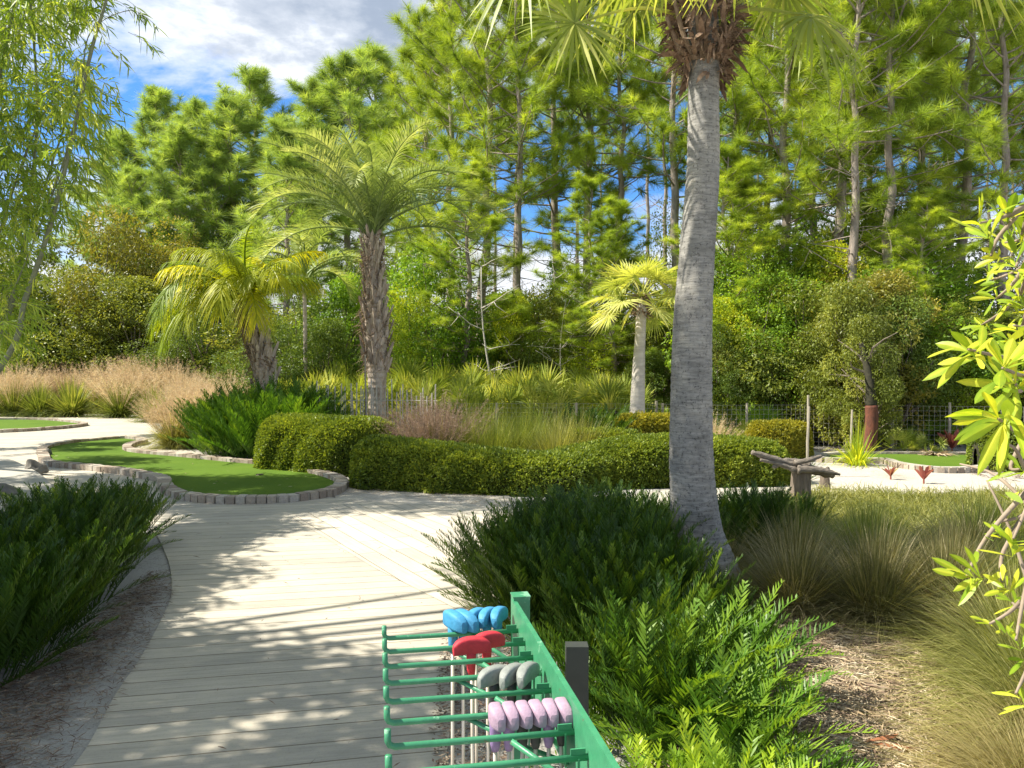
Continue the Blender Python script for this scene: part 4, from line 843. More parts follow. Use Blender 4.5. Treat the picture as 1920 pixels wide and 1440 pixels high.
# ------------------------------------------------------------------ fences
def wire_fence(pts, h, cell, post_px, label, pw=.03, wr=.0032, stake=False):
    root = thing('wire_fence', label, 'fence', (pts[0][0], pts[0][1], 0)); o = np.array([pts[0][0], pts[0][1]])
    P = np.array(pts) - o; mb = MB(); seg = np.linalg.norm(np.diff(P, axis=0), axis=1); cum = np.concatenate([[0], np.cumsum(seg)])
    s = np.arange(0, cum[-1], cell); X = np.interp(s, cum, P[:, 0]); Yy = np.interp(s, cum, P[:, 1])
    for x, y in zip(X, Yy): mb.box((x, y, h / 2 + .03), (wr, wr, h), .3)
    for k in range(int(h / cell) + 1):
        z = .05 + k * h / int(h / cell) * .98
        for i in range(len(s) - 1):
            a = math.atan2(Yy[i + 1] - Yy[i], X[i + 1] - X[i]); mb.box(((X[i] + X[i + 1]) / 2, (Yy[i] + Yy[i + 1]) / 2, z), (cell, wr, wr), a)
    build(mb, 'wire_mesh', M['wire'], root)
    for (x, y, ph, pr) in post_px:
        m = MB(); m.tube([(x - o[0], y - o[1], -.05), (x - o[0] + .01, y - o[1], ph)], [pr, pr * .9], 8); build(m, 'post', M['post_wood'], root)
    return root
fp = [(-1.2, 17.0), (1.0, 17.2), (3.2, 16.8), (4.4, 16.2), (6.4, 16.4), (7.2, 16.2), (9.0, 15.6), (12.0, 14.9)]
posts = [(*XY(1230, 16.9), 1.0, .035), (*XY(1242, 16.9), .95, .03), (*XY(1400, 16.2), .98, .03), (*XY(1515, 16.0), 1.15, .03), (*XY(1672, 16.2), 1.05, .05), (*XY(1780, 15.9), 1.0, .03), (*XY(930, 17.1), .95, .03), (*XY(1080, 17.1), .95, .03), (*XY(1890, 15.6), 1.0, .03)]
wire_fence(fp, .90, .10, posts, 'wire mesh garden fence running along the edge of the woods')
pk = thing('picket_fence', 'fence of thin whitened stakes around the feather palm trunk', 'fence', (*XY(640, 15.2), 0)); o = np.array([*XY(640, 15.2)])
for i in range(34):
    px = 596 + i * 6.6 + random.uniform(-2, 2); Y = 15.2 + .8 * abs(math.sin(i * .09)) ; x, y = XY(px, Y)
    top = W(0, {0: 716, 1: 728, 2: 722}[i % 3] + random.uniform(-6, 8) + (8 if i > 22 else 0), Y)[2]
    if px in (0,): continue
    m = MB(); m.tube([(x - o[0], y - o[1], 0), (x - o[0] + random.gauss(0, .02), y - o[1], top)], [.017, .013], 5); build(m, 'stake', M['white_bark'], pk)
for z in (.55, 1.05):
    m = MB(); m.tube([(*(np.array(XY(596, 15.2)) - o), z), (*(np.array(XY(700, 15.9)) - o), z), (*(np.array(XY(820, 15.5)) - o), z)], .006, 4); build(m, 'wire', M['wire'], pk)
for px, Y, tp, lb in [(1515, 11.9, 762, 'thin pale stake standing at the end of the golden hedge'), (1596, 13.6, 768, 'thin pale stake standing left of the rust red trunk'), (515, 15.0, 678, 'white stake beside the yellow palm trunk'), (683, 16.0, 665, 'leaning white stake propped on the feather palm trunk')]:
    m = MB(); x, y = XY(px, Y); z = W(px, tp, Y)[2]; m.tube([(0, 0, -.03), (random.uniform(-.03, .03), 0, z * .5), (.02, 0, z)], [.022, .02, .017], 6)
    tag(build(m, 'garden_stake', M['post_wood'], loc=(x, y, 0)), lb, 'stake')

# ------------------------------------------------------------------ trees
def limb_pts(p, d, ln, n=6, up=.25, wob=.08):
    P = [np.array(p, float)]; d = np.array(d, float); d /= np.linalg.norm(d)
    for i in range(n):
        d = d + np.array([random.gauss(0, wob), random.gauss(0, wob), up / n + random.gauss(0, wob * .5)]); d /= np.linalg.norm(d); P.append(P[-1] + d * ln / n)
    return np.array(P)
def needles(mb, tips, dirs, nn, ln, w):
    k = len(tips); B = np.repeat(tips, nn, 0); D0 = np.repeat(unit(dirs), nn, 0)
    B = B - D0 * rng.uniform(0, .22, (k * nn, 1)) 
    D = unit(D0 * rng.uniform(.0, 1.2, (k * nn, 1)) + rdir(k * nn) * .9 + [0, 0, .15])
    r = np.clip(np.repeat(rng.uniform(0, 1, k), nn) + rng.normal(0, .12, k * nn), 0, 1)
    mb.blades(B, D, ln * rng.uniform(.7, 1.1, k * nn), w, 1, .12, 'blade', r=r)
def pine(H=16, c0=.45, rb=.17, nl=46, lmax=2.6, nn=46, ln=.26, w=.013, dead=10, dens=1.0, lean=0.0):
    tr = MB(); cr = MB(); n = 14
    P = np.array([[lean * H * (i / n) ** 1.5 + random.gauss(0, .05), random.gauss(0, .05), H * i / n] for i in range(n + 1)]); P[0][:2] = 0; P[0][2] = -.1
    S_ = spline(P, 3); rt = rb * (1 - np.linspace(0, 1, len(S_)) * .86); rt[0] *= 1.25; tr.tube(S_, rt, 9)
    at = lambda z: np.array([np.interp(z, P[:, 2], P[:, j]) for j in range(3)])
    tips, dirs = [], []
    for i in range(nl):
        u = (i + random.random()) / nl; z = H * (c0 + (1 - c0) * u); L_ = lmax * (1.05 - u) ** .65 * (.55 + .45 * min(1, u * 5)) * random.uniform(.6, 1.1) + .25
        a = i * 2.4 + random.gauss(0, .5); el = R(-5 + 60 * u + random.gauss(0, 12)); d = (math.cos(a) * math.cos(el), math.sin(a) * math.cos(el), math.sin(el))
        Q = limb_pts(at(z), d, L_, 6, .5, .10); tr.tube(Q, np.linspace(.035 * rb / .17, .009, 7), 4, cap=False)
        for j in range(2 if dens > .5 else 3, 7):
            for q in range(max(0 if dens < .5 else 1, int((2.2 if j > 2 else 1) * dens + random.random() * .75))):
                dd = (Q[min(j, 6)] - Q[j - 1]); dd = dd / np.linalg.norm(dd) + np.array([random.gauss(0, .75), random.gauss(0, .75), .25 + random.gauss(0, .35)])
                sl_ = random.uniform(.15, .55) * min(1, L_ / 1.3); S2 = limb_pts(Q[j], dd, sl_, 2, .3, .1); tr.tube(S2, [.009, .007, .005], 3, cap=False); tips.append(S2[-1]); dirs.append(S2[-1] - S2[-2])
        tips.append(Q[-1]); dirs.append(Q[-1] - Q[-2])
    tips.append(P[-1]); dirs.append([0, 0, 1.])
    for i in range(dead):
        z = H * c0 * random.uniform(.45, 1.05); a = random.uniform(0, 6.28); Q = limb_pts(at(z), (math.cos(a), math.sin(a), random.uniform(-.3, .5)), random.uniform(.4, 1.7), 6, .2, .18); tr.tube(Q, np.linspace(.018, .004, 7), 3, cap=False)
        for _ in range(3):
            j = random.randrange(2, 6); tr.tube(limb_pts(Q[j], rdir(1)[0], random.uniform(.2, .6), 3, 0, .2), np.linspace(.007, .003, 4), 3, cap=False)
    needles(cr, np.array(tips), np.array(dirs), nn, ln, w)
    return tr.mesh('trunk', True), cr.mesh('needles')
PN = [pine(15, .36, .14, 58, 3.0, 118, .37, .0105, 16, .62), pine(16, .42, .15, 56, 2.7, 118, .37, .0105, 14, .62, lean=.02), pine(15, .30, .14, 62, 2.8, 118, .37, .0105, 16, .62, lean=-.02), pine(14, .50, .13, 44, 2.4, 118, .37, .0105, 14, .62)]
PF = [pine(16, .38, .18, 64, 3.0, 58, .44, .016, 6, 1.0), pine(16, .5, .17, 54, 2.8, 58, .44, .016, 10, 1.0), pine(15, .3, .16, 70, 2.7, 58, .44, .016, 8, 1.0)]
HN = {id(PN[0]): 15, id(PN[1]): 16, id(PN[2]): 15, id(PN[3]): 14, id(PF[0]): 16, id(PF[1]): 16, id(PF[2]): 15}
def put_pine(px, top, Y, proto, label, group=None, mat=None, wide=1.0, tr_s=1.0, rz=None):
    x, y = XY(px, Y); H = EYE + (HOR - top) / F * Y; s = H / HN[id(proto)]
    root = thing('pine_tree', label, 'pine tree', (x, y, 0), random.uniform(0, 6.28) if rz is None else rz, group, (s * wide, s * wide, s))
    for nm, me, mt in (('trunk', proto[0], M['pine_bark']), ('needles', proto[1], M['pine'])):
        o = bpy.data.objects.new(nm, me); COL.objects.link(o); o.parent = root
        if len(me.materials) == 0: me.materials.append(mt)
        if nm == 'needles' and mat: setmat(o, mat)
    return root
# left skyline, far
for px, top, Y, k, lb in [(292, 188, 46, 0, 'dark topped pine, leftmost high point of the skyline left of the feather palm'), (232, 262, 46, 2, 'low round pine crown beside the bamboo foliage'), (375, 215, 43, 0, 'pale dense pine crown between the two dark topped pines at left'),
                          (478, 158, 46, 1, 'dark topped pine, tallest point left of the feather palm'), (435, 200, 42, 2, 'pale drooping pine crown left of the tallest dark top'), (340, 262, 41, 2, 'soft yellow green pine before the left skyline'),
                          (590, 175, 40, 0, 'rounded pine crown above the left fronds of the feather palm'), (655, 130, 39, 1, 'pine behind the feather palm crown below the bright cloud'), (705, 112, 42, 2, 'pine crown at the edge of the blue gap over the feather palm'),
                          (250, 330, 41, 1, 'low dark pine right of the bamboo foliage'), (540, 250, 36, 2, 'pine half hidden by the left feather fronds'), (400, 300, 41, 0, 'low pine over the bronze shrubs')]:
    put_pine(px, top, Y, PF[k], lb, 'skyline pines at left', M['pine_far'], 1.55)
# central pines
for px, top, Y, k, lb in [(845, -60, 27, 0, 'tall bright pine whose crown edge meets the cloud above the feather palm'), (800, 60, 31, 2, 'pine crown just right of the blue gap'), (905, -160, 25, 2, 'tall pine above the right fronds of the feather palm'), (978, -120, 24, 1, 'pine with the clearest pale trunk in the middle of the view'),
                          (1040, -150, 29, 0, 'second pine right of the clear pale middle trunk'), (1100, -120, 27, 1, 'pine under the hanging palm leaf left of the big trunk'), (1165, -60, 26, 3, 'bare branched thin pine before the blue gap'), (1258, -200, 23, 1, 'dark trunked pine beside the left edge of the big palm trunk')]:
    put_pine(px, top, Y, PN[k], lb, 'tall pines in the middle', None, 1.2)
for px, top, Y, k, lb in [(1385, -140, 23, 1, 'pine right behind the big palm trunk'), (1470, -260, 21, 0, 'tall bright tufted pine right of the big palm crown'), (1568, -300, 20, 2, 'pine with two close trunks right of centre in the right half'), (1600, -220, 18.5, 3, 'pale thick trunked pine, brightest trunk at right'),
                          (1662, -260, 18.8, 3, 'pale trunked pine right of the brightest trunk'), (1725, -200, 22, 0, 'large tufted pine over the right shrubs'), (1800, -320, 20, 2, 'large tufted pine near the right frame edge'), (1890, -240, 18, 1, 'pine at the right frame edge behind the leafy branch'), (1520, -150, 26, 0, 'pine in the second row right of the big trunk'), (1640, -100, 27, 2, 'pine in the second row behind the pale trunks'), (1780, -100, 27, 0, 'pine in the second row before the right cloud'), (1950, -200, 22, 0, 'pine just beyond the right frame edge'),
                          (1430, -60, 28, 2, 'pine in the back row right of the palm crown')]:
    put_pine(px, top, Y, PN[k], lb, 'tall pines at right', None, 1.15)
for px, top, Y, lb in [(1105, 345, 21, 'young low pine before the middle trunks'), (1150, 395, 20.5, 'young yellow green pine over the fan palm crown'), (1350, 285, 19.5, 'young pine at the right edge of the big trunk'), (1385, 320, 20, 'young pine above the yellow shrub right of the big trunk'), (1720, 380, 18, 'young pine with spreading bright tufts over the green shrub at right'), (870, 330, 22, 'young pine behind the right feather fronds')]:
    put_pine(px, top, Y, PN[2], lb, 'young pines', None, 1.9)
PB = pine(16, .66, .13, 34, 2.0, 40, .40, .022, 26, .8)
HN[id(PB)] = 16
for i in range(24):
    px = 560 + i * 58 + random.uniform(-22, 22); Y = random.uniform(38, 60)
    put_pine(px, random.uniform(-60, 140) if px > 780 else random.uniform(200, 330), Y, PB, 'slim pine deep in the stand behind the front row', 'slim pines deep in the stand', M['pine_far'], .8)

def broadleaf(rad=1.6, H=4.2, z0=.5, lobes=34, nl=21000, leaf=.08, lr=(.35, .75), trunks=3):
    """crown radius rad, total height H; leaves in many lobes with gaps"""
    lf = MB(); tr = MB(); C = []; Rr = []
    for i in range(lobes):
        u = random.random(); z = z0 + (H - z0) * (u ** .85); env = math.sin(math.pi * min(.97, .16 + .84 * u) ** .9) ** .6
        a = random.uniform(0, 6.28); q = rad * env * math.sqrt(random.uniform(.15, 1)); C.append((q * math.cos(a), q * math.sin(a), z)); Rr.append(random.uniform(*lr))
    C = np.array(C); Rr = np.array(Rr); p = Rr ** 2 / np.sum(Rr ** 2); li = rng.choice(lobes, nl, p=p)
    d = rdir(nl); P = C[li] + d * (Rr[li] * rng.uniform(.55, 1.08, nl) ** .6)[:, None] * np.array([1, 1, .8])
    keep = np.sin(P[:, 0] * 7 + P[:, 2] * 5) + np.sin(P[:, 1] * 6 + P[:, 2] * 8 + 2) + rng.normal(0, .9, nl) > -1.5; P = P[keep]; d = d[keep]; k = len(P); P[:, 2] = np.maximum(P[:, 2], .05)
    lrn = np.clip(rng.uniform(0, 1, lobes)[li][keep] * .6 + rng.uniform(0, .4, k), 0, 1)
    lf.blades(P, unit(d * .7 + rdir(k) * .8 + [0, 0, -.15]), leaf * rng.uniform(.7, 1.4, k), leaf * .5, 2, .15, 'leaf', r=lrn)
    for i in range(trunks):
        a = random.uniform(0, 6.28); q = .15 * rad * (trunks > 1); top = C[random.randrange(lobes)]
        S_ = spline([(q * math.cos(a), q * math.sin(a), -.05), (top[0] * .4 + random.gauss(0, .1), top[1] * .4, top[2] * .5), tuple(top)], 6); tr.tube(S_, np.linspace(.06, .015, len(S_)), 6)
    for c in C[::2]:
        m = np.array([c[0] * .2, c[1] * .2, c[2] * .55]); S_ = spline([m, (m + c) / 2 + rng.normal(0, .1, 3), c], 3); tr.tube(S_, np.linspace(.025, .007, len(S_)), 4)
    return tr.mesh('trunk', True), lf.mesh('crown')
BL = [broadleaf(), broadleaf(lobes=42, lr=(.3, .65)), broadleaf(lobes=28, lr=(.4, .8), leaf=.09, nl=13000), broadleaf(rad=1.3, lobes=30, leaf=.06, nl=17000)]
def put_tree(px, top, wpx, Y, mat, label, group=None, k=None, name='broadleaf_tree', cat='tree'):
    x, y = XY(px, Y); H = EYE + (HOR - top) / F * Y; proto = BL[random.randrange(4) if k is None else k]; sw = wpx / F * Y / 3.5; sz = H / 4.5
    root = thing(name, label, cat, (x, y, 0), random.uniform(0, 6.28), group, (sw, sw, sz))
    for nm, me in (('trunk', proto[0]), ('crown', proto[1])):
        o = bpy.data.objects.new(nm, me); COL.objects.link(o); o.parent = root
        if len(me.materials) == 0: me.materials.append(M['bark'] if nm == 'trunk' else M['leaf_green'])
        if nm == 'crown': setmat(o, M[mat])
    return root
TL = [ # px, top, width, Y, mat, label
 (70, 430, 230, 37, 'leaf_olive', 'grey olive tree behind the bamboo culm'), (15, 500, 200, 36, 'leaf_dark', 'dark shrub at the left frame edge behind the culm'), (215, 395, 180, 37, 'leaf_bronze', 'bronze tinted tree left of the yellow palm'),
 (320, 415, 190, 38, 'leaf_bronze', 'second bronze tinted tree, behind the yellow fronds'), (145, 505, 200, 35, 'leaf_olive', 'olive tree above the pink grass plumes'), (250, 520, 200, 34.5, 'leaf_olive', 'broad olive shrub over the tallest pink plumes'), (390, 520, 200, 32, 'leaf_dark', 'dark tree behind the drooping yellow fronds'),
 (430, 440, 170, 35, 'leaf_dark', 'dark tree under the left feather fronds'), (560, 500, 180, 23, 'leaf_dark', 'dark tree right of the yellow palm crown'), (640, 520, 160, 23, 'leaf_green', 'shaded green tree left of the feather palm trunk'), (90, 620, 190, 34.5, 'leaf_dark', 'low dark shrub behind the left pink plumes'), (330, 620, 200, 32, 'leaf_dark', 'low dark shrub behind the right pink plumes'),
 (500, 610, 170, 20.5, 'leaf_dark', 'low dark shrub behind the yellow palm trunk'), (610, 600, 140, 21, 'leaf_dark', 'low dark shrub left of the feather palm trunk'),
 (815, 458, 190, 22.5, 'leaf_green', 'bright green tree right of the feather palm trunk'), (765, 520, 150, 21.8, 'leaf_yellow', 'yellow green shrub touching the feather palm trunk'), (870, 560, 130, 22.5, 'leaf_green', 'green shrub left of the bare white stem'), (960, 560, 130, 22, 'leaf_yellow', 'yellow green sapling right of the bare white stem'),
 (1020, 540, 140, 23, 'leaf_olive', 'olive shrub in the middle behind the palmettos'), (1060, 470, 130, 25, 'leaf_green', 'taller green tree among the middle trunks'), (1125, 590, 120, 21, 'leaf_yellow', 'yellow flecked shrub left of the white trunked palm'), (1150, 480, 160, 25, 'leaf_olive', 'olive tree behind the fan crown'), (1235, 560, 150, 21, 'leaf_olive', 'olive shrub between white palm and big trunk'),
 (1255, 380, 130, 24, 'leaf_yellow', 'high yellow leaved tree touching the left edge of the big trunk'), (1000, 640, 130, 21.3, 'leaf_dark', 'dark gap shrub in the middle'), (1215, 660, 120, 19.5, 'leaf_dark', 'dark low shrub behind the white palm trunk'), (700, 480, 150, 25, 'leaf_dark', 'dark tree directly behind the feather palm trunk'), (730, 620, 150, 21, 'leaf_green', 'low green shrub behind the picket stakes'),
 (1400, 430, 190, 19.5, 'leaf_yellow', 'tall yellow green tree right of the big trunk'), (1358, 560, 130, 18.2, 'leaf_yellow', 'yellow patched shrub against the big trunk right side'), (1470, 470, 170, 20, 'leaf_green', 'green tree between yellow green and olive trees'), (1585, 490, 200, 18.6, 'leaf_bronze', 'broad olive bronze tree over the rust red trunk'),
 (1530, 560, 170, 18.2, 'leaf_olive', 'rounded olive tree left of the rust red trunk'), (1700, 430, 210, 20.5, 'leaf_green', 'large green tree under the spreading pine tufts'), (1790, 500, 190, 19, 'leaf_green', 'green tree behind the leafy branch'), (1880, 440, 200, 19, 'leaf_dark', 'dark green tree at the right frame edge'), (1740, 590, 170, 17.6, 'leaf_olive', 'olive shrub right of the rust red trunk'),
 (1650, 560, 170, 18.3, 'leaf_bronze', 'bronze shrub above the wire mesh at right'), (1850, 640, 170, 17.2, 'leaf_green', 'low green shrub behind the fence at right edge'), (1440, 620, 150, 17.8, 'leaf_dark', 'dark shrub over the left wire mesh'), (1540, 400, 200, 22.5, 'leaf_green', 'green tree behind the pale pine trunks'), (1640, 380, 180, 24, 'leaf_dark', 'dark tree behind the second pale pine trunk'), (1960, 560, 200, 17, 'leaf_olive', 'olive tree beyond the right frame edge'),
 (1435, 470, 220, 18.4, 'leaf_green', 'green leafy tree beside the yellow green one right of the big trunk'), (1500, 530, 200, 17.6, 'leaf_olive', 'dense olive tree over the left wire mesh'), (1555, 455, 200, 19.4, 'leaf_yellow', 'yellow green tree below the thick pale pine trunk'), (1700, 500, 230, 18.2, 'leaf_green', 'wide green tree right of the olive bronze crown'), (1765, 560, 210, 17.4, 'leaf_olive', 'olive tree touching the leafy branch on its left'), (1340, 480, 150, 19.2, 'leaf_green', 'green tree emerging right behind the big trunk'),
 (1350, 640, 120, 17.8, 'leaf_olive', 'low olive shrub over the fence beside the big trunk'), (1790, 650, 130, 16.9, 'leaf_yellow', 'yellow green low shrub over the fence behind the leafy branch')]
for i, (px, top, w, Y, mt, lb) in enumerate(TL): put_tree(px, top, w * (1.3 if px > 1300 else 1.15), Y, mt, lb, 'understory trees along the woods', i % 4)
for i in range(10):
    put_tree(1345 + i * 62, 610 + (i * 37) % 50, 150, 17.7 + .4 * (i % 3), ['leaf_dark', 'leaf_olive', 'leaf_dark'][i % 3], 'dim low shrub filling the gap over the right wire mesh', 'low shrubs filling the gap over the right wire mesh', i % 4)
for i in range(34):
    px = -150 + i * 66 + random.uniform(-20, 20); put_tree(px, random.uniform(545, 620), 260, random.uniform(29, 38) + (9 if px < 520 else 0), ['leaf_dark', 'leaf_olive', 'leaf_green'][i % 3], 'dim shrub deep in the woods behind the front trees', 'dim shrubs deep in the woods', i % 4)
mb = MB(); n = 60000; X_ = rng.uniform(-130, 130, n); Y_ = rng.uniform(70, 90, n); Z_ = rng.uniform(0, 6.5, n) * (.7 + .3 * np.sin(X_ * .35) * np.sin(X_ * .13 + 1))
mb.blades(np.column_stack([X_, Y_, Z_]), rdir(n), rng.uniform(.5, 1.1, n), .5, 1, 0, 'flat'); tag(build(mb, 'far_woods', M['leaf_dark']), 'far dark woods closing the view behind the pine trunks', 'woods', kind='stuff')

# bare stems
def bare(px, Y, topy, label, lean=0.0, r=.035, side=8, mat='white_bark'):
    x, y = XY(px, Y); H = EYE + (HOR - topy) / F * Y; mb = MB(); P = np.array([[lean * t + .05 * math.sin(t * 7), 0, H * t] for t in np.linspace(0, 1, 9)]); mb.tube(P, np.linspace(r, r * .4, 9), 6)
    for i in range(side):
        j = random.randrange(3, 9); Q = limb_pts(P[j], (random.choice([-1, 1]), random.uniform(-.5, .5), random.uniform(.1, .9)), random.uniform(.5, 1.3), 6, .1, .22); mb.tube(Q, np.linspace(r * .4, .005, 7), 4)
        for _ in range(4): k = random.randrange(1, 6); mb.tube(limb_pts(Q[k], rdir(1)[0], random.uniform(.2, .6), 4, .1, .25), np.linspace(.01, .003, 5), 3)
    tag(build(mb, 'bare_tree', M[mat], loc=(x, y, 0), smooth=True), label, 'bare tree')
bare(925, 20.3, 500, 'bare crooked white stem with twiggy branches before the middle shrubs', -.35)
bare(1045, 20.8, 560, 'low bare grey twiggy sapling above the palmettos', .2, .025, 12)
# rust red trunk
x, y = XY(1632, 15.0); root = thing('broadleaf_tree', 'tree with rust red stained trunk foot standing behind the far right putting green', 'tree', (x, y, 0))
mb = MB(); mb.tube(spline([(-.05, 0, -.05), (0, 0, .3), (.03, 0, .7), (.02, 0, .98)], 4), np.linspace(.135, .115, 13), 12); build(mb, 'trunk_foot', M['red_trunk'], root, smooth=True)
mb = MB(); mb.tube(spline([(.02, 0, .96), (.0, 0, 1.3), (-.02, .1, 1.7), (-.05, .3, 2.2)], 4), np.linspace(.11, .045, 13), 12); build(mb, 'trunk', M['core'], root, smooth=True)
mb = MB()
for k in range(8): mb.tube(limb_pts((0, .1, 1.2 + k * .1), (random.gauss(0, 1), random.gauss(0, 1) + .5, .8), .9, 6, .1, .2), np.linspace(.03, .006, 7), 5)
build(mb, 'limbs', M['bark'], root)
put_tree(1640, 515, 260, 16.9, 'leaf_bronze', 'olive bronze crown spreading right above the rust red trunk', None, 1)
for a_ in [(1590, 535, 190, 16.3, 'leaf_olive', 'green shrub left above the rust red trunk foot'), (1688, 555, 190, 16.4, 'leaf_dark', 'dark shrub right above the rust red trunk foot'), (1625, 600, 150, 15.6, 'leaf_olive', 'low olive shrub right behind the rust red trunk foot')]: put_tree(*a_, None, random.randrange(4))
put_tree(1560, 560, 170, 17.0, 'leaf_olive', 'olive shrub between the pale stake and the rust red trunk', None, 3)

# ------------------------------------------------------------------ bamboo at left
root = thing('bamboo', 'feathery bamboo clump overhanging the left side with slanting culms', 'bamboo', (-6.6, 8.0, 0)); o = np.array([-6.6, 8.0, 0])
DB = 2.2
culms = [([(-260, 1000), (0, 690), (48, 560), (95, 420), (135, 260), (170, 100), (205, -20), (240, -160)], 7.0, .030), ([(-90, 760), (5, 620), (40, 480), (60, 340), (70, 200), (60, 40), (40, -150)], 8.2, .026), ([(-60, 760), (20, 560), (58, 430), (100, 300), (150, 150)], 8.6, .022),
         ([(-160, 800), (-60, 500), (-20, 250), (30, 0), (80, -150)], 7.6, .028), ([(-120, 900), (-40, 600), (10, 400), (90, 200), (190, 120)], 7.8, .02), ([(-200, 900), (-100, 500), (-80, 200), (-60, -100)], 7.2, .03), ([(20, 560), (110, 330), (150, 180), (170, 60), (250, 20), (262, 80)], 7.1, .008)]
for pts, Y, r_ in culms:
    r_ *= 1.25
    P = np.array([W(px, py, Y + DB) for px, py in pts]) - o
    if r_ > .01: P = np.concatenate([[[P[0][0] - .3, P[0][1], -.05]], P]) if P[0][2] > 0 else P 
    mb = MB(); S_ = spline(P, 8); q = np.linspace(1, .35, len(S_)) * r_; mb.tube(S_, q * (1 + .12 * (np.arange(len(S_)) % 4 == 0)), 8); build(mb, 'culm', M['culm'], root, smooth=True)
mb = MB(); tw = MB()
def spray(p, d, ln=.45, nl=13, leaf=.15, w=.019):
    Q = limb_pts(p, d, ln, 5, -.7, .08); tw.tube(Q, np.linspace(.003, .0015, 6), 3, cap=False)
    t = rng.uniform(.15, 1, nl); X = np.stack([np.interp(t * 5, range(6), Q[:, j]) for j in range(3)], 1); T = unit(Q[-1] - Q[0])
    mb.blades(X, T * .8 + rdir(nl) * .8 + [0, 0, -.35], leaf * rng.uniform(.6, 1.2, nl), w, 3, .25, 'leaf', r=np.clip(random.random() + rng.normal(0, .15, nl), 0, 1))
cnt = 0
while cnt < 2500:
    px = random.uniform(-260, 215); py = random.uniform(-160, 640)
    lim = np.interp(py, [-160, 0, 60, 120, 200, 330, 450, 560, 640], [150, 175, 130, 150, 180, 150, 100, 50, 20]); dens = 1.0 if py < 400 else .75
    if px > lim or random.random() > dens: continue
    if math.sin(px * .045 + 1) + math.sin(py * .033 + px * .02) + random.gauss(0, .7) < -.45: continue
    Y = random.uniform(8.7, 11.6); spray(W(px, py, Y) - o, rdir(1)[0] * [1, 1, .6] + [.3, 0, .1]); cnt += 1
for px, py in [(250, 18), (258, 24), (240, 60), (252, 64), (190, 78), (200, 95), (170, 160), (185, 150), (215, 0), (228, -5), (165, 240), (175, 262), (160, 200)]:
    spray(W(px, py, 7.1 + DB) - o, [.6, 0, -.2], .35, 9, .15)
build(mb, 'leaves', M['bamboo_leaf'], root); build(tw, 'branchlets', M['culm'], root)

# overhanging trees left of and behind the viewpoint: they cast the dappled shade
def shade_tree(x, y, blobs, label, leaf=.15):
    """blobs: (x, y, z, radius, leaves) in world space"""
    root = thing('overhanging_tree', label, 'tree', (x, y, 0)); lf = MB(); tr = MB(); o = np.array([x, y, 0]); tr.tube(spline([(0, 0, -.05), (.1, 0, 2.5), (0, 0, 4.2)], 6), np.linspace(.14, .07, 13), 8)
    for bx, by, bz, r_, n in blobs:
        lob = 14; c0 = np.array([bx, by, bz]) - o; C = c0 + rdir(lob) * np.array([r_, r_, r_ * .35]) * rng.uniform(.3, .95, (lob, 1)); li = rng.integers(0, lob, n)
        P = C[li] + rdir(n) * rng.uniform(.1, .45, (n, 1)); lf.blades(P, rdir(n) + [0, 0, -.3], leaf * rng.uniform(.7, 1.3, n), leaf * .3, 2, .2, 'leaf')
        tr.tube(spline([(0, 0, 3.4), (c0 * .5) + [0, 0, 2.1], c0], 4), np.linspace(.05, .015, 9), 5)
        for c in C[::2]: tr.tube([c0, (c0 + c) / 2 + [0, 0, .1], c], [.014, .01, .005], 4)
    build(lf, 'crown', M['leaf_green'], root); build(tr, 'trunk', M['bark'], root)
K_ = 1 / math.tan(SUN_EL); SX, SY = -math.sin(SUN_AZ) * K_, -math.cos(SUN_AZ) * K_     # ground shift of a shadow per metre of height
def over(sx, sy, z, r_, n): return (sx - SX * z, sy - SY * z, z, r_, n)
shade_tree(-8.2, 5.0, [over(-3.0, 7.0, 4.6, 1.0, 4300), over(-2.9, 5.8, 4.8, 1.0, 4300), over(-4.6, 5.2, 4.4, .9, 900), over(-2.9, 8.3, 4.8, .9, 2600), over(-2.7, 4.6, 4.8, .9, 1800)], 'tree beyond the left frame edge that shades the path')
shade_tree(-7.2, 1.5, [over(-1.8, 4.0, 4.9, 1.0, 2500), over(-.5, 3.5, 5.2, .9, 1700), over(-2.0, 3.1, 4.9, 1.0, 2200), over(-1.0, 2.7, 5.2, .8, 900), over(-1.4, 1.6, 5.2, 1.0, 1200)], 'tree left of the viewer that shades the near path')
shade_tree(-7.9, 3.4, [over(.95, 5.2, 6.4, .95, 3200), over(.6, 6.3, 6.6, .9, 2600), over(2.4, 6.0, 7.2, 1.1, 2400), over(3.4, 6.8, 7.4, 1.1, 2000), over(.8, 4.3, 6.2, .6, 900), over(2.3, 5.0, 7.0, .8, 1200)], 'high spreading tree left of the view that shades the coonties and palm foot')

shade_tree(-13.5, 13.0, [over(-8, 12.6, 5, 1.3, 3600), over(-9.2, 16.5, 5, 1.4, 3800), over(-5.8, 11.4, 7, 1.1, 2800), over(-4.2, 10.2, 8, 1.1, 3400), over(-3.0, 9.5, 8.5, 1.0, 3000), over(-5.0, 9.2, 7.5, 1.0, 2600), over(-3.4, 11.2, 8.4, .9, 1800), over(-7.2, 13.6, 7, 1.0, 2200), over(-6.6, 9.8, 6.5, 1.1, 2600), over(-8.5, 19.5, 7.5, 1.3, 2600)], 'tall spreading tree beyond the left frame edge shading the kidney green')
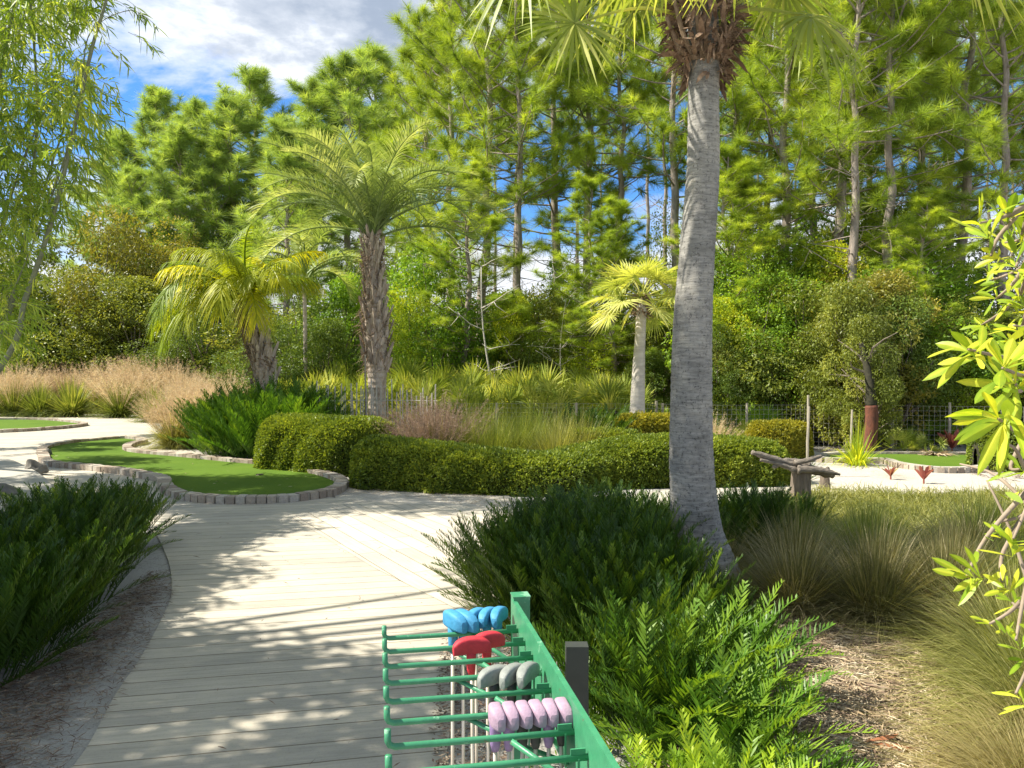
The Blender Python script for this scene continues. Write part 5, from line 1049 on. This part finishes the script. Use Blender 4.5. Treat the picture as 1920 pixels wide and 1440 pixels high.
# ------------------------------------------------------------------ right foreground leafy branch
base = np.array([1.75, 2.1, 0]); root = thing('leafy_shrub', 'bright yellow green shrub reaching in from the right frame edge close to the viewer', 'shrub', tuple(base))
tw = MB(); lf = MB()
def whorl(px, py, Y, d, nl, ln, w=.024, r=None, sp=1.0):
    p = W(px, py, Y) - base; d = unit(np.array(d, float)); 
    n = nl; a = np.arange(n) * 2.4 + random.random() * 6; q = rng.uniform(.25, 1.0, n) * sp
    s = unit(np.cross(d, [0.1, .2, 1.0])); u = np.cross(s, d)
    D = d * np.cos(q * 1.35)[:, None] + (s * np.cos(a)[:, None] + u * np.sin(a)[:, None]) * np.sin(q * 1.35)[:, None]
    nn = unit(D - d * .9 + rng.normal(0, .1, (n, 3))); side = np.cross(D, nn)
    B = p + d * rng.uniform(-.05, .01, (n, 1))
    lf.leaf2(B, D, ln * rng.uniform(.65, 1.08, n), w * .95, side); return p
WH = [(1885, 455, 2.2, (-.4, 0, .6), 9, .08), (1860, 525, 2.3, (-.7, .1, .3), 8, .07), (1912, 560, 2.1, (-.3, 0, .6), 9, .08), (1895, 640, 2.2, (-.6, .1, .4), 9, .08), (1840, 610, 2.4, (-.8, 0, .3), 8, .07), (1880, 720, 2.2, (-.5, 0, .3), 9, .08), (1910, 660, 2.0, (-.2, -.1, .7), 9, .09), (1898, 1130, 2.1, (-.4, 0, .4), 8, .06), (1838, 418, 1.95, (-.5, -.1, .8), 9, .10), (1890, 395, 2.0, (0, -.1, 1), 9, .11), (1858, 480, 2.0, (-.9, -.2, .2), 8, .08), (1905, 500, 1.9, (-.3, -.2, .6), 9, .09), (1868, 560, 2.1, (-.8, 0, .1), 8, .07), (1900, 610, 2.0, (-.4, 0, .5), 8, .08), (1815, 655, 1.75, (-.8, -.3, .5), 12, .11), (1880, 690, 1.65, (-.2, -.5, .8), 13, .115), (1872, 785, 1.55, (-.8, -.4, -.1), 14, .12),
      (1905, 720, 1.7, (-.3, -.4, .2), 9, .11), (1915, 440, 2.1, (.1, 0, .8), 8, .1), (1812, 1082, 1.75, (-.9, -.2, .1), 12, .085), (1880, 1092, 1.8, (-.4, -.2, .5), 9, .07), (1868, 980, 1.9, (-.3, 0, .9), 7, .05), (1900, 1010, 1.8, (-.1, -.2, .7), 8, .08), (1855, 1170, 2.0, (-.5, 0, .4), 6, .05), (1905, 1200, 1.8, (-.3, 0, .6), 7, .07), (1905, 1300, 1.8, (-.5, 0, .5), 8, .07), (1912, 880, 1.9, (-.4, 0, .2), 6, .08)]
trunk_top = [(1990, 1500, 2.0), (1965, 1250, 2.0), (1945, 1050, 1.95), (1935, 880, 1.9), (1940, 700, 1.95), (1945, 500, 2.0), (1930, 380, 2.0)]
TP = np.array([W(*p) for p in trunk_top]) - base; TP = np.concatenate([[[0.1, 0, -.02]], TP]); S_ = spline(TP, 6); tw.tube(S_, np.linspace(.016, .006, len(S_)), 7)
for q_ in range(16): WH.append((random.uniform(1960, 2240), random.uniform(420, 1150), random.uniform(1.8, 2.4), (random.uniform(-.2, .9), random.uniform(-.5, .5), .6), 9, .09))
for px, py, Y, d, nl, ln in WH:
    p = whorl(px, py, Y, d, nl, ln, w=ln * .22); j = int(np.argmin(np.linalg.norm(S_ - p + np.array([0, 0, -.12]), axis=1))); s = S_[j]
    m = (s + p) / 2 + np.array([0, 0, -.03]) + rng.normal(0, .015, 3); tw.tube(spline([s, m, p], 5), np.linspace(.007, .003, 11), 6)
    for _ in range(2):
        t = random.uniform(.4, .9); q_ = s + (p - s) * t; lf.blades([q_], [rdir(1)[0]], ln * .7, ln * .2, 5, .2, 'leaf')
for a_, b_ in [((1945, 1100, 1.9), (1700, 1215, 2.0)), ((1940, 960, 1.9), (1800, 870, 2.1)), ((1930, 900, 1.9), (1875, 830, 1.8)), ((1945, 1150, 1.9), (1850, 900, 2.0))][1:]:
    tw.tube(spline([W(*a_) - base, (W(*a_) + W(*b_)) / 2 - base + np.array([0, 0, .03]), W(*b_) - base], 5), np.linspace(.006, .0025, 11), 5)
build(tw, 'stems', M['twig'], root, smooth=True); build(lf, 'leaves', M['broad'], root, smooth=True)

# ------------------------------------------------------------------ stump, driftwood, bromeliads, rock, kerb
x, y = XY(1503, 9.3); ht = W(0, 878, 9.3)[2]
def rough_cyl(r, h, k=22, n=9, top_noise=.03, flare=.25):
    mb = MB(); P = [(0, 0, h * i / (n - 1)) for i in range(n)]; rad = [r * (1 + flare * (1 - i / (n - 1)) ** 3) for i in range(n)]; mb.tube(P, rad, k)
    v = mb.v[-1]; a = np.arctan2(v[:, 1], v[:, 0]); m = 1 + .10 * np.sin(a * 5 + v[:, 2] * 4) + .05 * np.sin(a * 11 + 1 + v[:, 2] * 9); v[:, 0] *= m; v[:, 1] *= m; v[-2 * k:-k, 2] += top_noise * np.sin(a[-2 * k:-k] * 3); return mb
tag(build(rough_cyl(.105, ht), 'tree_stump', M['stump'], loc=(x, y, 0), smooth=True), 'dark weathered tree stump post at the sand edge holding driftwood', 'stump')
mb = MB(); c = W(1480, 868, 9.25); base = np.array([c[0], 9.25, c[2]])
for a_, b_, r0, r1 in [((1410, 848), (1562, 890), .03, .055), ((1500, 885), (1425, 862), .045, .015), ((1490, 868), (1540, 855), .035, .02), ((1495, 880), (1575, 890), .055, .015), ((1450, 876), (1520, 872), .025, .04)]:
    A = W(*a_, 9.25 + random.uniform(-.06, .06)) - base; B_ = W(*b_, 9.25 + random.uniform(-.1, .1)) - base; m = (A + B_) / 2 + rng.normal(0, .03, 3)
    mb.tube(spline([A, m, B_], 8), np.linspace(r0, r1, 17) * (1 + rng.normal(0, .12, 17)), 8)
tag(build(mb, 'driftwood', M['driftwood'], loc=tuple(base), smooth=True), 'twisted grey driftwood log lying across the dark stump', 'driftwood')
x, y = XY(1548, 10.6); mb = rough_cyl(.06, .30, 14, 6, .02, .4); tag(build(mb, 'wood_post', M['stump'], loc=(x, y, 0), smooth=True), 'short dark wooden post behind the driftwood before the far green', 'post')
def brom(px, py, s, label, n=11):
    g = Gd(px, py); mb = MB(); mb.tube([(0, 0, 0), (0, 0, .1 * s)], [.012, .012], 6); a = np.arange(n) * 2.4; q = rng.uniform(.3, 1, n)
    D = np.stack([np.cos(a) * q * .8, np.sin(a) * q * .8, np.ones(n)], 1); mb.blades(np.tile([0, 0, .07 * s], (n, 1)), D, .24 * s * rng.uniform(.8, 1.2, n), .045 * s, 5, .25, 'strap')
    tag(build(mb, 'bromeliad', M['brom'], loc=(g[0], g[1], 0)), label, 'bromeliad')
brom(1732, 908, 1.05, 'larger red bromeliad standing on the white sand'); brom(1670, 900, .85, 'smaller red bromeliad on the white sand, left of the larger one')
g = Gd(1788, 845)
brom(1785, 852, 1.9, 'tall red leaved plant behind the far right putting green', 18)
for i in range(1):
    mb = MB(); n = 260; a = rng.uniform(0, 6.28, n); mb.blades(np.zeros((n, 3)), np.stack([np.cos(a), np.sin(a), rng.uniform(.05, 1.1, n)], 1), rng.uniform(.2, .55, n), .03, 3, .5, 'strap')
    tag(build(mb, 'dead_plant', M['pale_litter'], loc=(*XY(1755, 14.7), 0)), 'pale dead strappy plant beside the tall red leaved plant', 'dead plant')
x, y = XY(1608, 13.4); mb = tuft(160, 1.0, .02, 50, .9); tag(build(mb, 'arching_plant', M['leaf_yellow'], loc=(x, y, 0)), 'yellow green arching leaves against the rust red trunk', 'ornamental plant')
put_coontie(*XY(1500, 11.3), .55, 'small dark coontie at the right end of the serpentine hedge', None)
M['dead_leaf'] = leafmat('dead_leaf', (0.20, 0.07, 0.035), (0.36, 0.15, 0.07), (0.45, 0.24, 0.12), tm=(1, 1, 1), trans=0.1, rough=0.7, scale=12)
for px, py, ln_, a_, lb in [(1618, 1412, .26, .1, 'curled rust brown fallen leaf on the litter at the bottom edge'), (1790, 1168, .30, .25, 'rust brown fallen leaf under the arching pale grass')]:
    g = Gd(px, py); mb = MB(); mb.leaf2([[0, 0, .03]], [[math.cos(a_), math.sin(a_), .12]], ln_, .075, np.array([[-math.sin(a_), math.cos(a_), .2]]), .12, 9, .45); mb.leaf2([[0, .02, .035]], [[math.cos(a_ + .3), math.sin(a_ + .3), .1]], ln_ * .8, .05, np.array([[-math.sin(a_), math.cos(a_), -.2]]), .1, 9, .4)
    tag(build(mb, 'fallen_leaf', M['dead_leaf'], loc=(g[0], g[1], 0)), lb, 'leaf')
# stones at the left
def rock(px, py, s, label):
    import bmesh
    g = Gd(px, py); bm = bmesh.new(); bmesh.ops.create_icosphere(bm, subdivisions=3, radius=1)
    for v in bm.verts:
        c = v.co; f = 1 + .16 * math.sin(c.x * 4 + px) + .12 * math.sin(c.y * 5 + c.z * 3) + .05 * math.sin(c.z * 13 + c.x * 9); v.co = Vector((c.x * s[0] * f, c.y * s[1] * f, max(-.2, c.z) * s[2] * f + s[2] * .3))
    me = bpy.data.meshes.new('rock'); bm.to_mesh(me); bm.free(); o = link('rock', me, M['rock'], loc=(g[0], g[1], .02)); tag(o, label, 'rock')
rock(66, 892, (.16, .13, .17), 'square dark rock set at the left tip of the kidney green'); rock(98, 928, (.13, .1, .06), 'low brown rock at the end of the concrete kerb'); rock(-5, 945, (.35, .3, .16), 'rough rock cut by the left frame edge beside the kerb')
rock(88, 845+12, (.1,.07,.1), 'small dark stone at the upper left corner of the kidney green')
kp = gpts([(-260, 870), (-80, 858), (0, 868), (62, 895), (95, 925), (92, 960), (30, 1010), (-300, 1010)], 5)
ko = thing('concrete_kerb', 'wide pale concrete slab curving in at the left edge before the coonties', 'kerb', (kp[:, 0].mean(), kp[:, 1].mean(), 0)); sheet('slab', kp - kp.mean(0), .12, M['kerbwood'], .12, parent=ko)

# ------------------------------------------------------------------ putter rack
ZR = .85; ang = R(10)
def rk(px, py, z): g = Gd(px, py, z); return g
A = rk(722, 1190, ZR)          # left end of farthest rod
ux = np.array([math.cos(ang), math.sin(ang), 0]); uy = np.array([-math.sin(ang), math.cos(ang), 0]) * -1   # uy towards viewer
RL = .385; ST = .1075
root = thing('putter_rack', 'green painted metal rack with upturned rods holding rubber headed putters', 'rack', (A[0] + .19, A[1], 0), ang); o = np.array([A[0] + .19, A[1], 0])
def loc(u, v, z): return np.array([u - .19, -v, z])     # rack-local: u along rods, v towards viewer
for i in range(14):
    v = i * ST; mb = MB()
    pts = [loc(0, v, ZR + .036), loc(.0, v, ZR + .012), loc(.004, v, ZR + .004), loc(.014, v, ZR), loc(.2, v, ZR), loc(RL, v, ZR)]
    mb.tube(pts, .0068, 10, ref=(0, 1, 0)); build(mb, 'rod', M['green_paint'], root, smooth=True)
    mb = MB(); mb.box(loc(RL - .02, v + .006, ZR - .035), (.004, .003, .07), 0); mb.box(loc(RL - .02, v, ZR + .012), (.03, .004, .012), 0); build(mb, 'weld_bracket', M['green_paint'], root)
    if i % 2 == 1:
        mb = MB()
        mb.tube([loc(.17, v - .01, ZR - .004), loc(.30, v + .035, ZR - .062), loc(RL, v + .06, ZR - .09)], .006, 8)
        mb.tube([loc(.25, v - ST + .01, ZR - .004), loc(.34, v - ST * .4, ZR - .055), loc(RL, v - .02, ZR - .09)], .006, 8)
        build(mb, 'brace', M['green_paint'], root, smooth=True)
mb = MB(); Lp = 14 * ST; tp = .055
mb.box(loc(RL + .003, Lp / 2 - .09, ZR - .03), (.006, Lp + .04, .17)); mb.box(loc(RL + .0065, Lp / 2 - .09, ZR + tp + .003), (.013, Lp + .04, .005)); build(mb, 'side_plate', M['green_paint'], root)
for v in (-.085, 1.5):
    mb = MB(); mb.box(loc(RL + .028, v - .028, (ZR + .07) / 2), (.05, .05, ZR + .07)); mb.box(loc(RL + .028, v - .028, ZR + .0715), (.054, .054, .004)); build(mb, 'post', M['green_paint'], root)
mb = MB(); mb.box(loc(RL / 2 + .1, .6, .12), (.03, 1.5, .03)); mb.box(loc(.05, .6, .12), (.02, 1.5, .03)); 
for v in (0, 1.3): mb.box(loc(.22, v, .10), (.42, .03, .02))
build(mb, 'base_rail', M['green_paint'], root)
x, y = (1082 - 960) / F * 2.15, 2.15
mb = MB(); zt = W(0, 1208, 2.15)[2]; mb.box((0, 0, zt / 2), (.062, .045, zt)); tag(build(mb, 'metal_post', M['dark_metal'], loc=(x, y, 0)), 'dark grey square metal post standing in the coonties right of the rack', 'post')

def head_mesh(L_=.102, w=.031, h=.036):
    """putter head upside down: rounded sole up, flat striking face on one side"""
    mb = MB(); n = 17; k = 20; V = []
    for i in range(n):
        t = i / (n - 1) * 2 - 1; s = max(0.22, (1 - abs(t) ** 6.0)) ** .5; x_ = t * L_ / 2
        for j in range(k):
            a = 2 * math.pi * j / k; ca, sa = math.cos(a), math.sin(a); e = .55
            yy = math.copysign(abs(ca) ** e, ca) * w / 2 * (s if ca > 0 else s ** .6); zz = math.copysign(abs(sa) ** e, sa) * h / 2
            zz = zz * (s ** .7 if sa > 0 else 1) + (.010 * (1 - t * t) if sa > 0 else 0)
            V.append((x_, yy - .006 * t * t, zz + h / 2))
    i_ = np.arange(n - 1)[:, None] * k; j_ = np.arange(k)[None]; jn = (j_ + 1) % k
    mb.add(V, np.stack([i_ + j_, i_ + k + j_, i_ + k + jn, i_ + jn], -1).reshape(-1, 4))
    e0 = len(V)
    for s_, i in ((1, 0), (-1, n - 1)):
        ring = np.array(V[i * k:(i + 1) * k]); c = ring.mean(0); r2 = c + (ring - c) * .4; r2[:, 0] += (-.002 if i == 0 else .002)
        vv = np.concatenate([ring, r2, c + (ring - c) * .01 + [(-.003 if i == 0 else .003), 0, 0]]); q = np.arange(k); qn = (q + 1) % k
        f = np.concatenate([np.stack([q, qn, k + qn, k + q], -1), np.stack([k + q, k + qn, 2 * k + qn, 2 * k + q], -1)]); 
        mb.add(vv, f if i else f[:, ::-1])
    return mb.mesh('head', True)
HM = head_mesh()
def hosel(): 
    mb = MB(); mb.tube([(0, 0, .006), (0, 0, -.012), (.0, 0, -.045), (.002, 0, -.062)], [.014, .0135, .012, .0085], 12); return mb.mesh('hosel', True)
def shaft():
    mb = MB(); mb.tube([(.002, 0, -.05), (.004, 0, -.45), (.006, 0, -.80)], [.0048, .0045, .004], 8); return mb.mesh('shaft', True)
def grip():
    mb = MB(); mb.tube([(.005, 0, -.56), (.005, 0, -.62), (.006, 0, -.80)], [.009, .0115, .013], 10); return mb.mesh('grip', True)
HO, SH, GR = hosel(), shaft(), grip(); 
for me, mt in ((SH, 'steel'), (GR, 'grip_black')): me.materials.append(M[mt])
HO.materials.append(M['grip_black']); HM.materials.append(M['head_pink'])
def putter(u, v, rz, col, hos, label, group, tilt=(0, 0), sc=1.0, dz=0):
    p = loc(u, v, ZR + .0075 + dz); ca, sa = math.cos(ang), math.sin(ang); wp = np.array([p[0] * ca - p[1] * sa, p[0] * sa + p[1] * ca, p[2]]) + o
    r = thing('putter', label, 'putter', tuple(wp), 0, group); r.rotation_euler = (tilt[0], tilt[1], ang + rz)
    r.scale = (sc, sc, sc)
    for nm, me, mt in (('head', HM, M['head_' + col]), ('hosel', HO, M[hos]), ('shaft', SH, None), ('grip', GR, None)):
        q = bpy.data.objects.new(nm, me); COL.objects.link(q); q.parent = r
        if mt: setmat(q, mt)
    return r
ST2 = ST / 2
words = ['first', 'second', 'third', 'fourth', 'fifth', 'sixth']
for i in range(6):
    u = .226 + i * .0288; hs = ['grip_lilac', 'grip_lilac', 'grip_black', 'grip_black', 'grip_lilac', 'grip_black'][i]
    lb = ['leftmost pink putter, its whole end face showing'] + ['%s pink putter from the left in the row on the rack' % w_ for w_ in words[1:5]] + ['rightmost pink putter, touching the green side plate']
    putter(u, 6 * ST - ST2 + .008, R(90) + random.gauss(0, .035), 'pink', hs, lb[i], 'pink putters hanging on the rack', (0, random.gauss(0, .02)), 1.0).scale = (.72, .95, .92)
for i, (u, rz) in enumerate([(.256, 24), (.298, 44), (.334, 54)]):
    putter(u, 4 * ST - ST2 + .01, R(rz), 'grey', 'grip_black', ['leftmost grey putter with its striking face turned to the viewer', 'middle grey putter on the rack', 'rightmost grey putter touching the side plate'][i], 'grey putters hanging on the rack', sc=.93)
for i, (u, rz) in enumerate([(.226, 6), (.272, 24)]):
    putter(u, 2 * ST - ST2 + .016 + (-.03 * i), R(rz), 'red', 'head_red', ['red putter turned sideways showing its broad face', 'red putter half hidden behind the sideways red one'][i], 'red putters hanging on the rack', sc=.97)
for i, (u, rz, tl) in enumerate([(.198, 112, .0), (.229, 114, 0), (.268, 50, 0), (.302, 56, 0), (.334, 62, 0)]):
    putter(u, -ST2 + .012 + (.012 if i < 2 else -.016), R(rz), 'blue', 'head_blue', ['leftmost blue putter, sticking out longest', 'second blue putter from the left, turned like the leftmost', 'middle blue putter of the five', 'fourth blue putter from the left', 'rightmost blue putter touching the green plate'][i], 'blue putters hanging on the rack', sc=1.12 if i < 2 else 1.0, dz=.0)
